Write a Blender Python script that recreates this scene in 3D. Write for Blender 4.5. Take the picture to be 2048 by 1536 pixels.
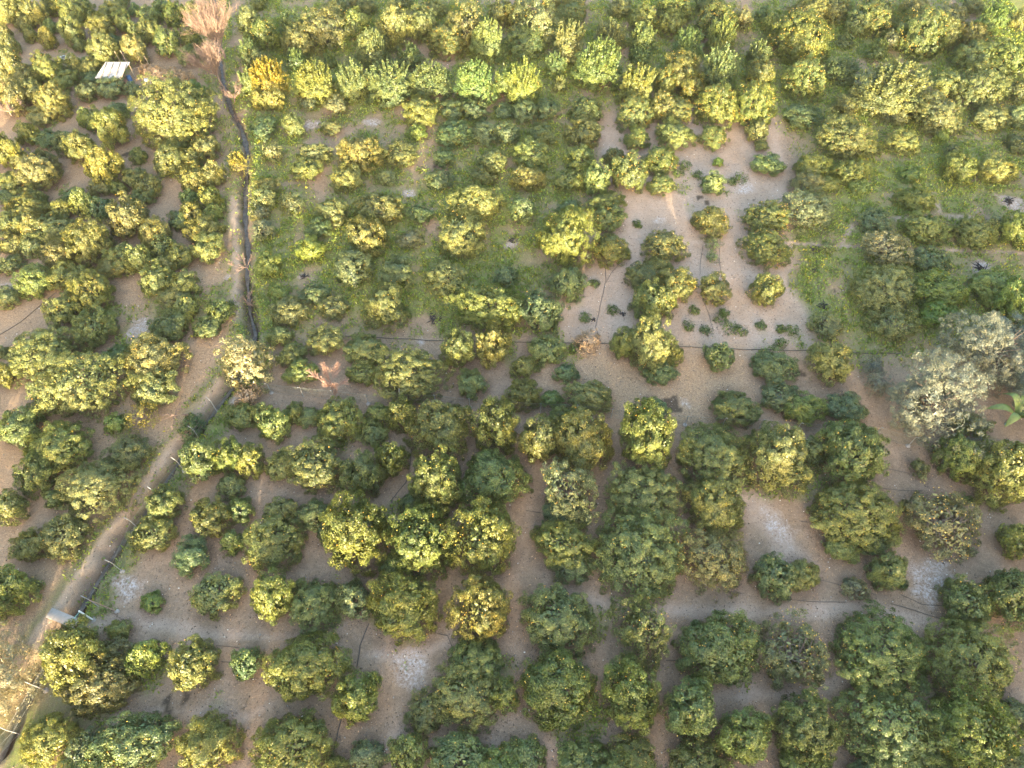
import bpy, math, random
import numpy as np
from mathutils import Vector

for o in list(bpy.data.objects):
    bpy.data.objects.remove(o)
SC = bpy.context.scene
COL = SC.collection
R = math.radians
# ------------------------------------------------------------------ camera, sky, sun, exposure
H = 45.0
PITCH = R(55)
FPX = 1420.0
cam_d = bpy.data.cameras.new('camera')
cam = bpy.data.objects.new('camera', cam_d)
COL.objects.link(cam)
cam.location = (0, 0, H)
cam.rotation_euler = (R(90) - PITCH, 0, 0)
cam_d.sensor_width = 36
cam_d.lens = FPX / 2048 * 36
cam_d.clip_start = 0.5
cam_d.clip_end = 3000
SC.camera = cam
SC.render.resolution_x = 1024
SC.render.resolution_y = 768

SUN_EL = 7.0
SUN_AZ = 4.0      # degrees to the right of straight behind the camera
world = bpy.data.worlds.new("World")
SC.world = world
world.use_nodes = True
wn = world.node_tree
wn.nodes.clear()
sky = wn.nodes.new('ShaderNodeTexSky')
sky.sky_type = 'NISHITA'
sky.sun_disc = False
sky.sun_elevation = R(SUN_EL)
sky.sun_rotation = R(180 - SUN_AZ)
sky.air_density = 1.0
sky.dust_density = 4.5
sky.ozone_density = 1.0
bg = wn.nodes.new('ShaderNodeBackground')
bg.inputs['Strength'].default_value = 0.15
wo = wn.nodes.new('ShaderNodeOutputWorld')
wn.links.new(sky.outputs[0], bg.inputs[0])
wn.links.new(bg.outputs[0], wo.inputs[0])

sd = bpy.data.lights.new('sun', 'SUN')
sd.energy = 2.35
sd.angle = R(0.5)
sd.color = (1.0, 0.83, 0.58)
so = bpy.data.objects.new('sun', sd)
COL.objects.link(so)
so.rotation_euler = (R(90 - SUN_EL), 0, R(SUN_AZ))
SC.view_settings.view_transform = 'Standard'
SC.view_settings.look = 'None'
SC.view_settings.gamma = 1
SC.view_settings.exposure = 3.5

# ------------------------------------------------------------------ picking points on the ground
sP, cP = math.sin(PITCH), math.cos(PITCH)
def at(u, v, h=0.0):
    dx = (u - 1024) / FPX
    dy = -(v - 768) / FPX
    t = (H - h) / (sP - dy * cP)
    return Vector((dx * t, (dy * sP + cP) * t, h))
def depth(v, h=0.0):
    return (H - h) / (sP + (v - 768) / FPX * cP)
def to_px(X, Y, Z=0.0):
    y = Y * sP + (Z - H) * cP
    z = Y * cP - (Z - H) * sP
    z = np.maximum(z, 0.5)
    return 1024 + X / z * FPX, 768 - y / z * FPX

# ------------------------------------------------------------------ helpers
def tag(o, label=None, cat=None, group=None, kind=None):
    if label: o['label'] = label
    if cat: o['category'] = cat
    if group: o['group'] = group
    if kind: o['kind'] = kind
    return o
def empty(name, loc, rz=0.0):
    o = bpy.data.objects.new(name, None)
    o.empty_display_size = 0.3
    COL.objects.link(o)
    o.location = loc
    o.rotation_euler = (0, 0, rz)
    return o
def link(name, me, parent=None, loc=(0, 0, 0)):
    o = bpy.data.objects.new(name, me)
    COL.objects.link(o)
    o.parent = parent
    o.location = loc
    return o

class Geo:
    """collects polygons, then makes one mesh"""
    def __init__(s):
        s.V = []; s.F = []; s.M = []; s.n = 0
    def add(s, verts, faces, mat=0):
        verts = np.asarray(verts, float).reshape(-1, 3)
        faces = np.asarray(faces, int)
        s.V.append(verts)
        s.F.append((faces + s.n, mat))
        s.n += len(verts)
    def box(s, c, size, rz=0.0, mat=0, tilt=None):
        x, y, z = [d / 2 for d in size]
        v = np.array([[i, j, k] for i in (-x, x) for j in (-y, y) for k in (-z, z)], float)
        ca, sa = math.cos(rz), math.sin(rz)
        if tilt:
            ct, st = math.cos(tilt), math.sin(tilt)
            v = np.stack([v[:, 0], v[:, 1] * ct - v[:, 2] * st, v[:, 1] * st + v[:, 2] * ct], 1)
        v = np.stack([v[:, 0] * ca - v[:, 1] * sa, v[:, 0] * sa + v[:, 1] * ca, v[:, 2]], 1) + np.array(c)
        s.add(v, [[0, 1, 3, 2], [4, 6, 7, 5], [0, 4, 5, 1], [2, 3, 7, 6], [0, 2, 6, 4], [1, 5, 7, 3]], mat)
    def tube(s, pts, r0, r1=None, n=5, mat=0):
        pts = [np.array(p, float) for p in pts]
        if r1 is None: r1 = r0
        m = len(pts)
        rings = []
        for i, p in enumerate(pts):
            d = pts[min(i + 1, m - 1)] - pts[max(i - 1, 0)]
            d /= (np.linalg.norm(d) + 1e-9)
            a = np.cross(d, [0, 0, 1.0]) if abs(d[2]) < 0.9 else np.cross(d, [1.0, 0, 0])
            a /= np.linalg.norm(a)
            b = np.cross(d, a)
            r = r0 + (r1 - r0) * i / max(m - 1, 1)
            for k in range(n):
                t = 2 * math.pi * k / n
                rings.append(p + r * (a * math.cos(t) + b * math.sin(t)))
        f = []
        for i in range(m - 1):
            for k in range(n):
                f.append([i * n + k, i * n + (k + 1) % n, (i + 1) * n + (k + 1) % n, (i + 1) * n + k])
        s.add(rings, f, mat)
        for base in (0, (m - 1) * n):
            idx = [base + k for k in range(n)]
            s.F.append((np.array([[idx[0] + s.n - m * n, idx[k] + s.n - m * n, idx[k + 1] + s.n - m * n] for k in range(1, n - 1)]), mat))
    def quads(s, P, U, W, fold=0.0, N=None, mat=0):
        """leaf-like rhombs: P base, U length vector, W half width vector"""
        n = len(P)
        mid = P + U * 0.5
        if N is not None: mid = mid + N * fold
        V = np.stack([P, mid + W, P + U, mid - W], 1).reshape(-1, 3)
        F = np.arange(4 * n).reshape(n, 4)
        s.add(V, F, mat)
    def build(s, name, mats, smooth=False):
        V = np.concatenate(s.V)
        me = bpy.data.meshes.new(name)
        me.vertices.add(len(V))
        me.vertices.foreach_set('co', V.astype(np.float32).ravel())
        lens = []; loops = []; mi = []
        for f, m in s.F:
            if len(f) == 0: continue
            lens.append(np.full(len(f), f.shape[1])); loops.append(f.ravel()); mi.append(np.full(len(f), m))
        lens = np.concatenate(lens); loops = np.concatenate(loops); mi = np.concatenate(mi)
        me.loops.add(len(loops))
        me.loops.foreach_set('vertex_index', loops.astype(np.int32))
        me.polygons.add(len(lens))
        st = np.concatenate([[0], np.cumsum(lens)[:-1]])
        me.polygons.foreach_set('loop_start', st.astype(np.int32))
        me.polygons.foreach_set('material_index', mi.astype(np.int32))
        if smooth:
            me.polygons.foreach_set('use_smooth', np.ones(len(lens), bool))
        me.update(calc_edges=True)
        for m in mats: me.materials.append(m)
        return me

def rnd_unit(rg, n):
    v = rg.normal(size=(n, 3))
    return v / np.linalg.norm(v, axis=1, keepdims=True)
def norm(v):
    return v / (np.linalg.norm(v, axis=1, keepdims=True) + 1e-9)
class SinNoise:
    def __init__(s, rg, k, n=10, dim=3):
        s.K = rg.normal(size=(n, dim)) * k
        s.p = rg.uniform(0, 6.28, n)
    def __call__(s, P):
        return np.sin(P @ s.K.T + s.p).sum(1) / math.sqrt(len(s.p)) * 1.2

# ------------------------------------------------------------------ materials
def mat(name):
    m = bpy.data.materials.new(name)
    m.use_nodes = True
    nt = m.node_tree
    nt.nodes.clear()
    out = nt.nodes.new('ShaderNodeOutputMaterial')
    return m, nt, out
def N(nt, t, **kw):
    n = nt.nodes.new(t)
    for k, v in kw.items():
        if k.startswith('i_'):
            n.inputs[k[2:].replace('_', ' ')].default_value = v
        else:
            setattr(n, k, v)
    return n
def mixc(nt, fac, a, b, mode='MIX'):
    n = nt.nodes.new('ShaderNodeMix'); n.data_type = 'RGBA'; n.blend_type = mode
    for s, v in ((n.inputs[0], fac), (n.inputs[6], a), (n.inputs[7], b)):
        if hasattr(v, 'is_linked') or hasattr(v, 'links'): nt.links.new(v, s)
        elif isinstance(v, (int, float)): s.default_value = v
        else: s.default_value = (*v, 1) if len(v) == 3 else v
    return n.outputs[2]
def mathn(nt, op, a, b=None, c=None, clamp=False):
    n = nt.nodes.new('ShaderNodeMath'); n.operation = op; n.use_clamp = clamp
    for i, v in enumerate((a, b, c)):
        if v is None: continue
        if isinstance(v, (int, float)): n.inputs[i].default_value = v
        else: nt.links.new(v, n.inputs[i])
    return n.outputs[0]
def noise(nt, vec, scale, detail=4, rough=0.6, dist=0.0):
    n = nt.nodes.new('ShaderNodeTexNoise')
    n.inputs['Scale'].default_value = scale; n.inputs['Detail'].default_value = detail
    n.inputs['Roughness'].default_value = rough; n.inputs['Distortion'].default_value = dist
    if vec is not None: nt.links.new(vec, n.inputs['Vector'])
    return n.outputs['Fac']
def remap(nt, v, a, b, c=0.0, d=1.0):
    n = nt.nodes.new('ShaderNodeMapRange')
    nt.links.new(v, n.inputs[0])
    for i, x in enumerate((a, b, c, d)): n.inputs[i + 1].default_value = x
    return n.outputs[0]

def leaf_material(name, color=None, hue_amt=0.5, transl=0.25, rough=0.42, val=(0.58, 1.45), new_growth=(1.4, 1.35, 1.15), newfrac=0.80):
    m, nt, out = mat(name)
    geo = N(nt, 'ShaderNodeNewGeometry')
    rn = geo.outputs['Random Per Island']
    if color is None:
        base = N(nt, 'ShaderNodeObjectInfo').outputs['Color']
    else:
        rgb = N(nt, 'ShaderNodeRGB'); rgb.outputs[0].default_value = (*color, 1); base = rgb.outputs[0]
    v = remap(nt, rn, 0, 1, *val)
    vm = N(nt, 'ShaderNodeCombineColor')
    for i in range(3): nt.links.new(v, vm.inputs[i])
    c1 = mixc(nt, 1.0, base, vm.outputs[0], 'MULTIPLY')
    # flushes of yellower growth and duller old patches over the crown, different on every tree
    tco = N(nt, 'ShaderNodeTexCoord'); oi = N(nt, 'ShaderNodeObjectInfo')
    va = N(nt, 'ShaderNodeVectorMath', operation='ADD')
    cx_ = N(nt, 'ShaderNodeCombineXYZ')
    rr_ = mathn(nt, 'MULTIPLY', oi.outputs['Random'], 90.0)
    for i in range(3): nt.links.new(rr_, cx_.inputs[i])
    nt.links.new(tco.outputs['Object'], va.inputs[0]); nt.links.new(cx_.outputs[0], va.inputs[1])
    nf = noise(nt, va.outputs[0], 1.3, 3, 0.6)
    c1 = mixc(nt, remap(nt, nf, 0.36, 0.64), mixc(nt, 1.0, c1, (0.74, 0.84, 0.95), 'MULTIPLY'), mixc(nt, 1.0, c1, (1.34, 1.20, 0.95), 'MULTIPLY'))
    # a share of younger, yellower leaves
    h = mathn(nt, 'FRACT', mathn(nt, 'MULTIPLY', rn, 37.73))
    ng = mathn(nt, 'GREATER_THAN', h, newfrac)
    c2 = mixc(nt, 1.0, c1, new_growth, 'MULTIPLY')
    c3 = mixc(nt, ng, c1, c2)
    p = N(nt, 'ShaderNodeBsdfPrincipled')
    nt.links.new(c3, p.inputs['Base Color'])
    p.inputs['Roughness'].default_value = rough
    p.inputs['Specular IOR Level'].default_value = 0.5
    tr = N(nt, 'ShaderNodeBsdfTranslucent')
    tc = mixc(nt, 1.0, c3, (1.3, 1.35, 0.6), 'MULTIPLY')
    nt.links.new(tc, tr.inputs[0])
    mx = N(nt, 'ShaderNodeMixShader'); mx.inputs[0].default_value = transl
    nt.links.new(p.outputs[0], mx.inputs[1]); nt.links.new(tr.outputs[0], mx.inputs[2])
    nt.links.new(mx.outputs[0], out.inputs[0])
    return m
def simple_material(name, color, rough=0.8, metal=0.0, var=0.25, scale=8.0, island=False, bump=0.0):
    m, nt, out = mat(name)
    tc = N(nt, 'ShaderNodeTexCoord')
    f = noise(nt, tc.outputs['Object'], scale, 5, 0.65)
    k = remap(nt, f, 0.25, 0.75, 1 - var, 1 + var)
    if island:
        rn = N(nt, 'ShaderNodeNewGeometry').outputs['Random Per Island']
        k = mathn(nt, 'MULTIPLY', k, remap(nt, rn, 0, 1, 0.5, 1.5))
    vm = N(nt, 'ShaderNodeCombineColor')
    for i in range(3): nt.links.new(k, vm.inputs[i])
    c = mixc(nt, 1.0, color, vm.outputs[0], 'MULTIPLY')
    p = N(nt, 'ShaderNodeBsdfPrincipled')
    nt.links.new(c, p.inputs['Base Color'])
    p.inputs['Roughness'].default_value = rough
    p.inputs['Metallic'].default_value = metal
    if bump:
        b = N(nt, 'ShaderNodeBump'); b.inputs['Strength'].default_value = bump; b.inputs['Distance'].default_value = 0.02
        nt.links.new(f, b.inputs['Height']); nt.links.new(b.outputs[0], p.inputs['Normal'])
    nt.links.new(p.outputs[0], out.inputs[0])
    return m

M_LEAF = leaf_material('citrus_leaves')
M_OLIVE = leaf_material('olive_leaves', None, transl=0.15, new_growth=(1.35, 1.3, 1.2))
M_WEED = leaf_material('weed_blades', (0.185, 0.25, 0.055), transl=0.3, new_growth=(1.7, 1.15, 0.9), newfrac=0.86)
M_BARK = simple_material('grey_bark', (0.16, 0.125, 0.10), 0.9, scale=14, bump=0.5)
M_TWIG = simple_material('dry_twigs', (0.22, 0.155, 0.12), 0.85, island=False, scale=3)
M_RUST = simple_material('rusty_twigs', (0.30, 0.185, 0.135), 0.85, scale=3)
M_DRYLEAF = leaf_material('dry_leaves', (0.34, 0.25, 0.17), transl=0.15, new_growth=(1.2, 1.1, 1.0))
M_STRAW = leaf_material('straw_blades', (0.36, 0.275, 0.175), transl=0.1, new_growth=(1.4, 1.3, 1.2))
M_LITTER = leaf_material('fallen_leaves', (0.17, 0.115, 0.075), transl=0.05, val=(0.3, 1.9), new_growth=(2.0, 1.9, 1.7), newfrac=0.93)
M_STONE = simple_material('pale_stone', (0.55, 0.52, 0.47), 0.9, scale=10, island=True)
M_METAL = simple_material('galvanised_pipe', (0.25, 0.255, 0.255), 0.5, 0.35, var=0.15)
M_CONC = simple_material('concrete', (0.32, 0.29, 0.26), 0.9, var=0.15, scale=6, bump=0.4)
M_HOSE = simple_material('black_hose', (0.055, 0.048, 0.043), 0.5)
M_GREENP = simple_material('green_paint', (0.22, 0.40, 0.33), 0.5)
M_WHITEP = simple_material('white_paint', (0.75, 0.75, 0.72), 0.5, var=0.1)
M_BLUE = simple_material('blue_plastic', (0.03, 0.08, 0.2), 0.4)
M_WOOD = simple_material('weathered_wood', (0.38, 0.30, 0.22), 0.9)
M_CHAR = simple_material('charred_wood', (0.03, 0.026, 0.026), 0.9, island=True)

m, nt, out = mat('fruit_skin'); M_FRUIT = m
rn = N(nt, 'ShaderNodeNewGeometry').outputs['Random Per Island']
c = mixc(nt, rn, (0.60, 0.30, 0.03), (0.66, 0.52, 0.12))
p = N(nt, 'ShaderNodeBsdfPrincipled'); p.inputs['Roughness'].default_value = 0.45
nt.links.new(c, p.inputs['Base Color']); nt.links.new(p.outputs[0], out.inputs[0])

# wire netting: open mesh pattern in the plane of the fence
m, nt, out = mat('wire_netting'); M_NET = m
tc = N(nt, 'ShaderNodeTexCoord')
sep = N(nt, 'ShaderNodeSeparateXYZ'); nt.links.new(tc.outputs['UV'], sep.inputs[0])
def stripes(a, b):
    s_ = mathn(nt, 'ADD', mathn(nt, 'MULTIPLY', sep.outputs[0], a), mathn(nt, 'MULTIPLY', sep.outputs[1], b))
    return mathn(nt, 'LESS_THAN', mathn(nt, 'FRACT', s_), 0.075)
al = mathn(nt, 'MAXIMUM', stripes(9, 9), stripes(9, -9))
p = N(nt, 'ShaderNodeBsdfPrincipled'); p.inputs['Base Color'].default_value = (0.10, 0.13, 0.11, 1); p.inputs['Roughness'].default_value = 0.5
tr = N(nt, 'ShaderNodeBsdfTransparent')
mx = N(nt, 'ShaderNodeMixShader')
nt.links.new(al, mx.inputs[0]); nt.links.new(tr.outputs[0], mx.inputs[1]); nt.links.new(p.outputs[0], mx.inputs[2]); nt.links.new(mx.outputs[0], out.inputs[0])

# ------------------------------------------------------------------ ground zones, drawn as plan shapes on the ground plane
def inpoly(U, V, poly, soft):
    n = len(poly)
    inside = np.zeros(U.shape, bool)
    dmin = np.full(U.shape, 1e9)
    for i in range(n):
        x0, y0 = poly[i]; x1, y1 = poly[(i + 1) % n]
        cond = ((y0 > V) != (y1 > V)) & (U < (x1 - x0) * (V - y0) / (y1 - y0 + 1e-9) + x0)
        inside ^= cond
        dx, dy = x1 - x0, y1 - y0
        t = np.clip(((U - x0) * dx + (V - y0) * dy) / (dx * dx + dy * dy + 1e-9), 0, 1)
        dmin = np.minimum(dmin, np.hypot(U - x0 - t * dx, V - y0 - t * dy))
    sd_ = np.where(inside, dmin, -dmin)
    return np.clip(sd_ / soft * 0.5 + 0.5, 0, 1)
def linedist(X, Y, pts):
    d = np.full(X.shape, 1e9)
    for (x0, y0), (x1, y1) in zip(pts[:-1], pts[1:]):
        dx, dy = x1 - x0, y1 - y0
        t = np.clip(((X - x0) * dx + (Y - y0) * dy) / (dx * dx + dy * dy + 1e-9), 0, 1)
        d = np.minimum(d, np.hypot(X - x0 - t * dx, Y - y0 - t * dy))
    return d
def G(pts):
    return [(at(u, v).x, at(u, v).y) for u, v in pts]

DITCH = [(424, -60), (430, 20), (434, 100), (445, 165), (460, 215), (482, 255), (493, 300), (490, 350), (488, 400), (489, 450), (494, 500), (492, 560),
         (497, 620), (508, 662), (496, 712), (466, 765), (434, 806), (400, 850), (362, 905), (330, 953), (290, 1017), (252, 1064),
         (214, 1118), (188, 1160), (163, 1203), (138, 1240), (112, 1275), (84, 1322), (58, 1372), (34, 1422), (8, 1482), (-30, 1560), (-80, 1660)]
GD = G(DITCH)
POLY = dict(
    weedA=[(498, 215), (560, 195), (860, 205), (1190, 208), (1185, 330), (1170, 420), (1130, 540), (1050, 650), (880, 690), (690, 668), (560, 668), (518, 640), (505, 450)],
    weedB=[(1570, 235), (2120, 225), (2120, 660), (1850, 715), (1700, 712), (1600, 670), (1575, 560), (1585, 400)],
    weedC=[(480, -80), (2120, -80), (2120, 235), (1560, 225), (1190, 205), (500, 200)],
    bare=[(1190, 222), (1560, 235), (1585, 400), (1590, 560), (1640, 690), (1500, 696), (1110, 688), (1120, 600), (1180, 540), (1240, 430), (1180, 400), (1195, 330)],
    straw=[(1090, 690), (1480, 700), (1490, 860), (1200, 835), (1090, 800)],
    left=[(-900, -80), (415, -80), (430, 160), (480, 300), (478, 600), (470, 730), (330, 930), (180, 1150), (0, 1450), (-100, 1560), (-900, 1560)],
)
PATHS = [([(190, 1246), (262, 1234), (330, 1246), (400, 1268), (520, 1275), (640, 1272), (720, 1310), (840, 1306), (900, 1285), (960, 1215)], 0.42),
         ([(1100, 1190), (1250, 1210), (1400, 1226), (1500, 1226), (1600, 1226), (1700, 1214), (1800, 1234), (1900, 1262), (2010, 1250)], 0.5),
         ([(1570, 487), (1660, 490), (1722, 493), (1860, 498), (2060, 506)], 0.28), ([(1682, 486), (1712, 444), (1790, 438), (1880, 430), (2060, 440)], 0.28),
         ([(1866, 380), (1880, 425)], 0.25), ([(1230, 640), (1262, 540), (1275, 440), (1240, 330)], 0.7), ([(1270, 480), (1580, 490)], 0.35),
         ([(470, 640), (474, 560), (470, 470), (468, 400)], 0.4), ([(440, 770), (380, 850), (320, 930), (262, 1010), (212, 1090), (150, 1180), (80, 1270), (30, 1340)], 0.5),
         ([(700, 1530), (800, 1480), (1000, 1500), (1200, 1510)], 0.5), ([(1340, 1450), (1450, 1385), (1600, 1390), (1700, 1350)], 0.5),
         ([(1500, 1000), (1540, 1080), (1600, 1150)], 1.1), ([(230, 1440), (330, 1420), (480, 1440), (560, 1400)], 0.45), ([(1540, 240), (1560, 330)], 0.5), ([(1710, 1060), (1640, 1020)], 0.3)]
ASH = [(257, 1174, 1.05), (820, 1345, 1.2), (1366, 806, 0.75), (1318, 443, 0.95), (1486, 379, 0.9), (815, 385, 0.85), (1862, 1165, 1.5), (1545, 1045, 1.25),
       (1962, 534, 1.0), (1025, 488, 0.6), (2022, 404, 1.2), (842, 684, 0.5), (284, 650, 0.9), (475, 802, 0.6), (288, 352, 0.6), (605, 552, 0.5), (455, 556, 0.5), (10, 575, 0.9), (745, 243, 0.9), (620, 250, 0.9)]
GP = [(G(p), w) for p, w in PATHS]
GA = [(at(u, v).x, at(u, v).y, r) for u, v, r in ASH]
FENCE_A = [(478, 778), (435, 824), (397, 874), (370, 943), (323, 1000), (280, 1060), (245, 1143), (199, 1214)]
FENCE_B = [(150, 1283), (95, 1382), (29, 1465), (-40, 1545)]
GFENCE = G(FENCE_A)
TREE_SPOTS = []   # filled with (x, y, radius) below, used for the leaf litter under the crowns

# ------------------------------------------------------------------ the orchard, tree by tree
# (centre x, centre y, width, height of the crown in the photo's pixels, look); c mid green, d dark, L sunlit yellow-green, f fruiting, g thin grey-green,
# n fresh bright green, s upright shoots, S sunlit with shoots
def T(ox, oy, txt):
    L = []
    for it in txt.split(';'):
        it = it.strip()
        if not it: continue
        a = it.split()
        x, y, w, h = [float(q) for q in a[:4]]
        L.append((ox + x / 4, oy + y / 4, w / 4, h / 4, a[4]))
    return L
TREES = []
TREES += T(0, 0, """60 70 240 220 L;285 120 170 180 L;430 40 150 150 c;610 80 280 200 L;190 200 120 90 L;240 280 110 110 c;380 320 120 180 L;400 220 110 110 d;
570 250 200 200 L;820 220 220 170 L;880 100 220 150 c;980 180 150 170 c;960 30 150 100 c;1080 80 90 100 d;1200 130 180 150 c;1400 120 180 170 c;1560 110 160 190 c;
1290 50 150 100 c;1070 240 120 120 c;1180 270 170 190 c;1345 350 200 210 c;1520 310 150 170 c;1080 400 200 200 L;930 350 110 180 d;800 390 270 240 L;1500 440 160 150 c;
640 370 100 140 d;40 270 110 130 L;70 370 140 140 L;80 520 220 260 L;380 550 260 240 L;590 520 130 130 c;720 540 160 130 L;720 620 170 110 d;210 630 230 180 L;
520 640 200 140 L;700 730 170 170 d;880 700 220 170 d;1050 720 130 110 d;100 780 240 240 L;420 800 260 260 L;250 730 200 180 L;320 930 220 160 L;220 1080 160 160 L;
390 1110 180 160 d;60 1210 220 280 L;520 1140 220 180 L;650 1170 230 230 L;310 1330 360 330 L;80 1460 200 170 L;830 1330 260 290 L;760 960 170 180 c;910 1030 240 270 L;
680 940 120 150 c;940 900 160 130 d;1430 1130 210 180 L;1650 1180 210 200 L;1340 1290 250 230 L;1530 1260 180 170 L;1100 1250 130 120 c;1560 720 130 130 n;
1550 1430 220 200 L;1710 1400 160 200 L;1070 1420 200 150 L;1180 1490 200 180 L;800 1500 170 110 L;940 1510 160 110 L;1990 160 150 220 c;1990 390 150 200 s;1990 620 170 260 s""")
TREES += [(343, 222, 150, 118, 'L')]
TREES += T(512, 0, """70 270 200 280 f;20 20 110 110 c;290 180 190 200 s;330 330 220 230 c;540 220 350 330 g;640 50 150 120 c;790 20 80 60 L;810 190 190 220 c;890 50 150 130 c;
1110 200 270 330 L;1340 180 230 250 c;1420 60 220 130 c;1150 10 150 70 c;1530 330 260 230 f;1680 210 290 320 g;1860 290 230 330 S;1960 100 180 170 c;930 360 220 300 S;
320 450 130 180 s;590 470 100 120 s;1220 430 180 200 s;30 490 150 220 c;20 790 110 130 L;140 800 140 150 L;480 620 290 300 S;780 620 250 300 s;1060 620 310 330 s;
1390 610 290 290 s;1760 620 280 330 s;1990 620 180 290 s;650 840 170 150 g;420 830 120 100 g;1310 860 270 240 c;1570 880 180 150 d;1750 880 170 180 d;1990 890 140 110 d;
70 1020 210 180 d;300 1000 180 190 c;600 1010 170 130 g;1580 1060 280 230 d;1820 1070 200 180 d;2020 1070 170 180 d;1290 1060 130 120 n;460 1220 270 190 c;820 1210 330 300 L;
1170 1230 270 220 c;1510 1260 170 150 d;1880 1270 270 230 c;140 1220 150 160 g;400 1360 240 180 c;730 1420 230 220 c;1050 1420 150 120 c;1460 1440 200 180 d;1820 1400 200 160 c;80 1490 190 120 L""")
TREES += T(1024, 0, """20 130 140 200 f;100 50 200 120 g;220 160 330 330 g;470 100 240 170 f;460 290 240 360 S;110 340 250 250 d;330 20 140 70 L;500 15 180 60 L;780 260 250 220 S;
700 470 330 380 s;870 60 180 140 c;1040 140 230 220 c;1050 280 200 220 s;1020 420 160 140 s;1300 60 230 200 f;1280 190 180 180 c;1410 320 230 240 s;1620 160 260 260 f;
1670 260 230 250 S;1590 30 260 90 c;1850 150 150 170 g;2010 130 110 120 d;1660 510 270 320 s;1680 640 130 170 s;1970 400 160 230 s;1990 590 200 210 f;340 500 150 190 s;
380 660 90 140 S;650 670 70 110 s;1000 650 250 310 S;1220 660 170 200 f;1370 580 270 270 L;1440 700 190 220 f;90 890 180 170 d;280 880 170 160 d;90 640 260 330 S;
590 870 240 200 c;970 910 240 240 f;1210 870 170 210 f;1320 890 230 200 f;1640 850 290 310 f;1930 840 290 320 f;240 1070 220 190 d;590 1060 270 230 c;1000 1100 200 190 f;
1310 1060 310 230 c;1610 1090 200 190 f;1970 1060 160 160 c;2000 1170 100 80 c;160 1210 280 250 c;560 1270 230 220 c;1190 1280 260 240 f;820 1260 170 170 f;140 1410 310 230 L;
450 1440 250 170 c;690 1430 220 270 c;930 1380 260 300 f;1190 1470 220 170 f;1650 1300 80 70 n;1610 1470 160 170 c""")
TREES += T(1536, 0, """40 180 150 270 c;290 90 290 180 L;260 300 380 380 f;530 70 220 180 c;860 130 330 260 f;720 180 180 200 c;1190 60 220 150 L;1230 260 320 340 f;1470 110 230 170 c;
1640 50 140 130 c;1790 130 190 240 s;1430 280 180 240 c;1620 270 220 200 L;1640 430 300 250 c;1940 470 280 270 c;2010 160 110 230 c;600 540 260 200 s;620 310 120 110 s;
880 370 130 200 s;985 330 110 150 g;1000 660 480 400 S;300 640 280 290 f;1430 670 200 190 c;1700 690 330 310 c;1990 720 170 200 g;260 910 250 200 d;630 850 180 150 c;
1380 900 350 300 c;1770 930 280 210 c;2000 940 180 230 d;1020 920 180 150 g;660 1090 470 340 c;1090 1120 270 210 c;2010 1150 180 170 d;1390 1090 100 110 n;1520 1340 240 260 c;
1480 1210 130 100 c;1860 1350 330 250 c;0 1310 250 170 d;350 1330 260 170 c;680 1360 300 170 c;1150 1390 180 130 n;320 1450 280 150 g;480 1480 200 120 c;730 1500 150 110 n""")
TREES += T(0, 384, """40 40 160 100 d;220 60 270 170 L;230 140 330 170 L;570 30 160 130 d;1130 40 230 160 c;1510 50 130 130 d;1680 60 170 180 L;660 100 180 190 L;500 140 170 150 L;
800 130 180 200 d;1010 210 300 300 L;1540 170 180 170 L;1440 220 200 170 d;1700 170 170 150 c;100 270 220 200 L;100 420 220 160 L;250 430 180 180 d;80 580 200 160 d;
440 290 330 260 c;270 290 180 200 L;710 390 340 340 L;1220 340 240 230 L;1310 440 180 190 d;1630 290 290 210 L;1660 440 250 220 L;460 510 230 210 L;1000 520 320 230 L;
1120 540 180 230 L;900 620 240 140 L;1440 520 240 200 L;1330 590 200 140 L;280 720 270 250 c;530 680 300 240 c;1240 700 250 230 L;1480 740 230 230 c;1420 850 260 190 L;
750 780 330 320 L;60 840 180 160 c;510 930 280 280 c;740 1080 370 340 c;1350 1070 300 270 c;1480 930 210 200 c;1760 960 200 180 c;1660 1080 220 190 c;330 1290 520 420 c;
930 1300 200 140 d;40 1460 160 190 L;20 1280 90 150 d""")
TREES += [(157, 766, 156, 142, 'L'), (310, 716, 118, 108, 'L'), (302, 776, 84, 82, 'c')]
TREES += T(512, 384, """70 50 170 170 c;280 90 190 180 g;40 170 150 130 g;60 300 190 180 g;610 150 300 210 c;500 290 190 190 d;980 120 380 290 L;1320 170 190 140 d;1750 90 480 340 L;
880 350 290 300 L;1220 370 210 170 g;1620 350 390 340 L;430 450 210 200 n;100 580 210 230 c;760 610 280 290 d;1130 650 280 260 d;1540 670 350 270 c;180 800 170 140 n;
480 810 220 170 d;630 920 230 180 c;270 960 270 230 c;1040 900 370 350 L;1880 890 530 400 L;2000 680 170 160 d;190 1150 200 130 c;560 1180 280 240 c;870 1240 350 290 c;
1620 1250 250 310 L;1880 1220 270 330 L;290 1300 220 200 L;360 1440 280 200 c;860 1450 230 180 c;1230 1440 510 440 L;1730 1530 230 220 c""")
TREES += T(1024, 384, """90 150 180 210 d;740 80 300 210 c;780 200 250 230 f;460 130 190 150 d;420 350 430 480 L;790 450 290 260 f;1230 420 330 270 f;1590 230 270 250 f;
2036 200 390 280 f;2036 450 350 310 f;440 720 270 280 d;240 950 300 350 d;1180 570 220 180 f;1070 680 320 270 f;1320 720 270 250 f;1110 870 260 290 L;1230 880 190 280 f;
1130 1210 390 450 L;900 1200 220 330 c;1290 1290 150 200 c;1190 1440 260 200 d;1620 770 240 240 f;2030 780 230 250 f;270 1250 260 230 c;100 1400 210 170 c;430 1450 180 150 d;
1660 1320 210 220 d""")
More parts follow.
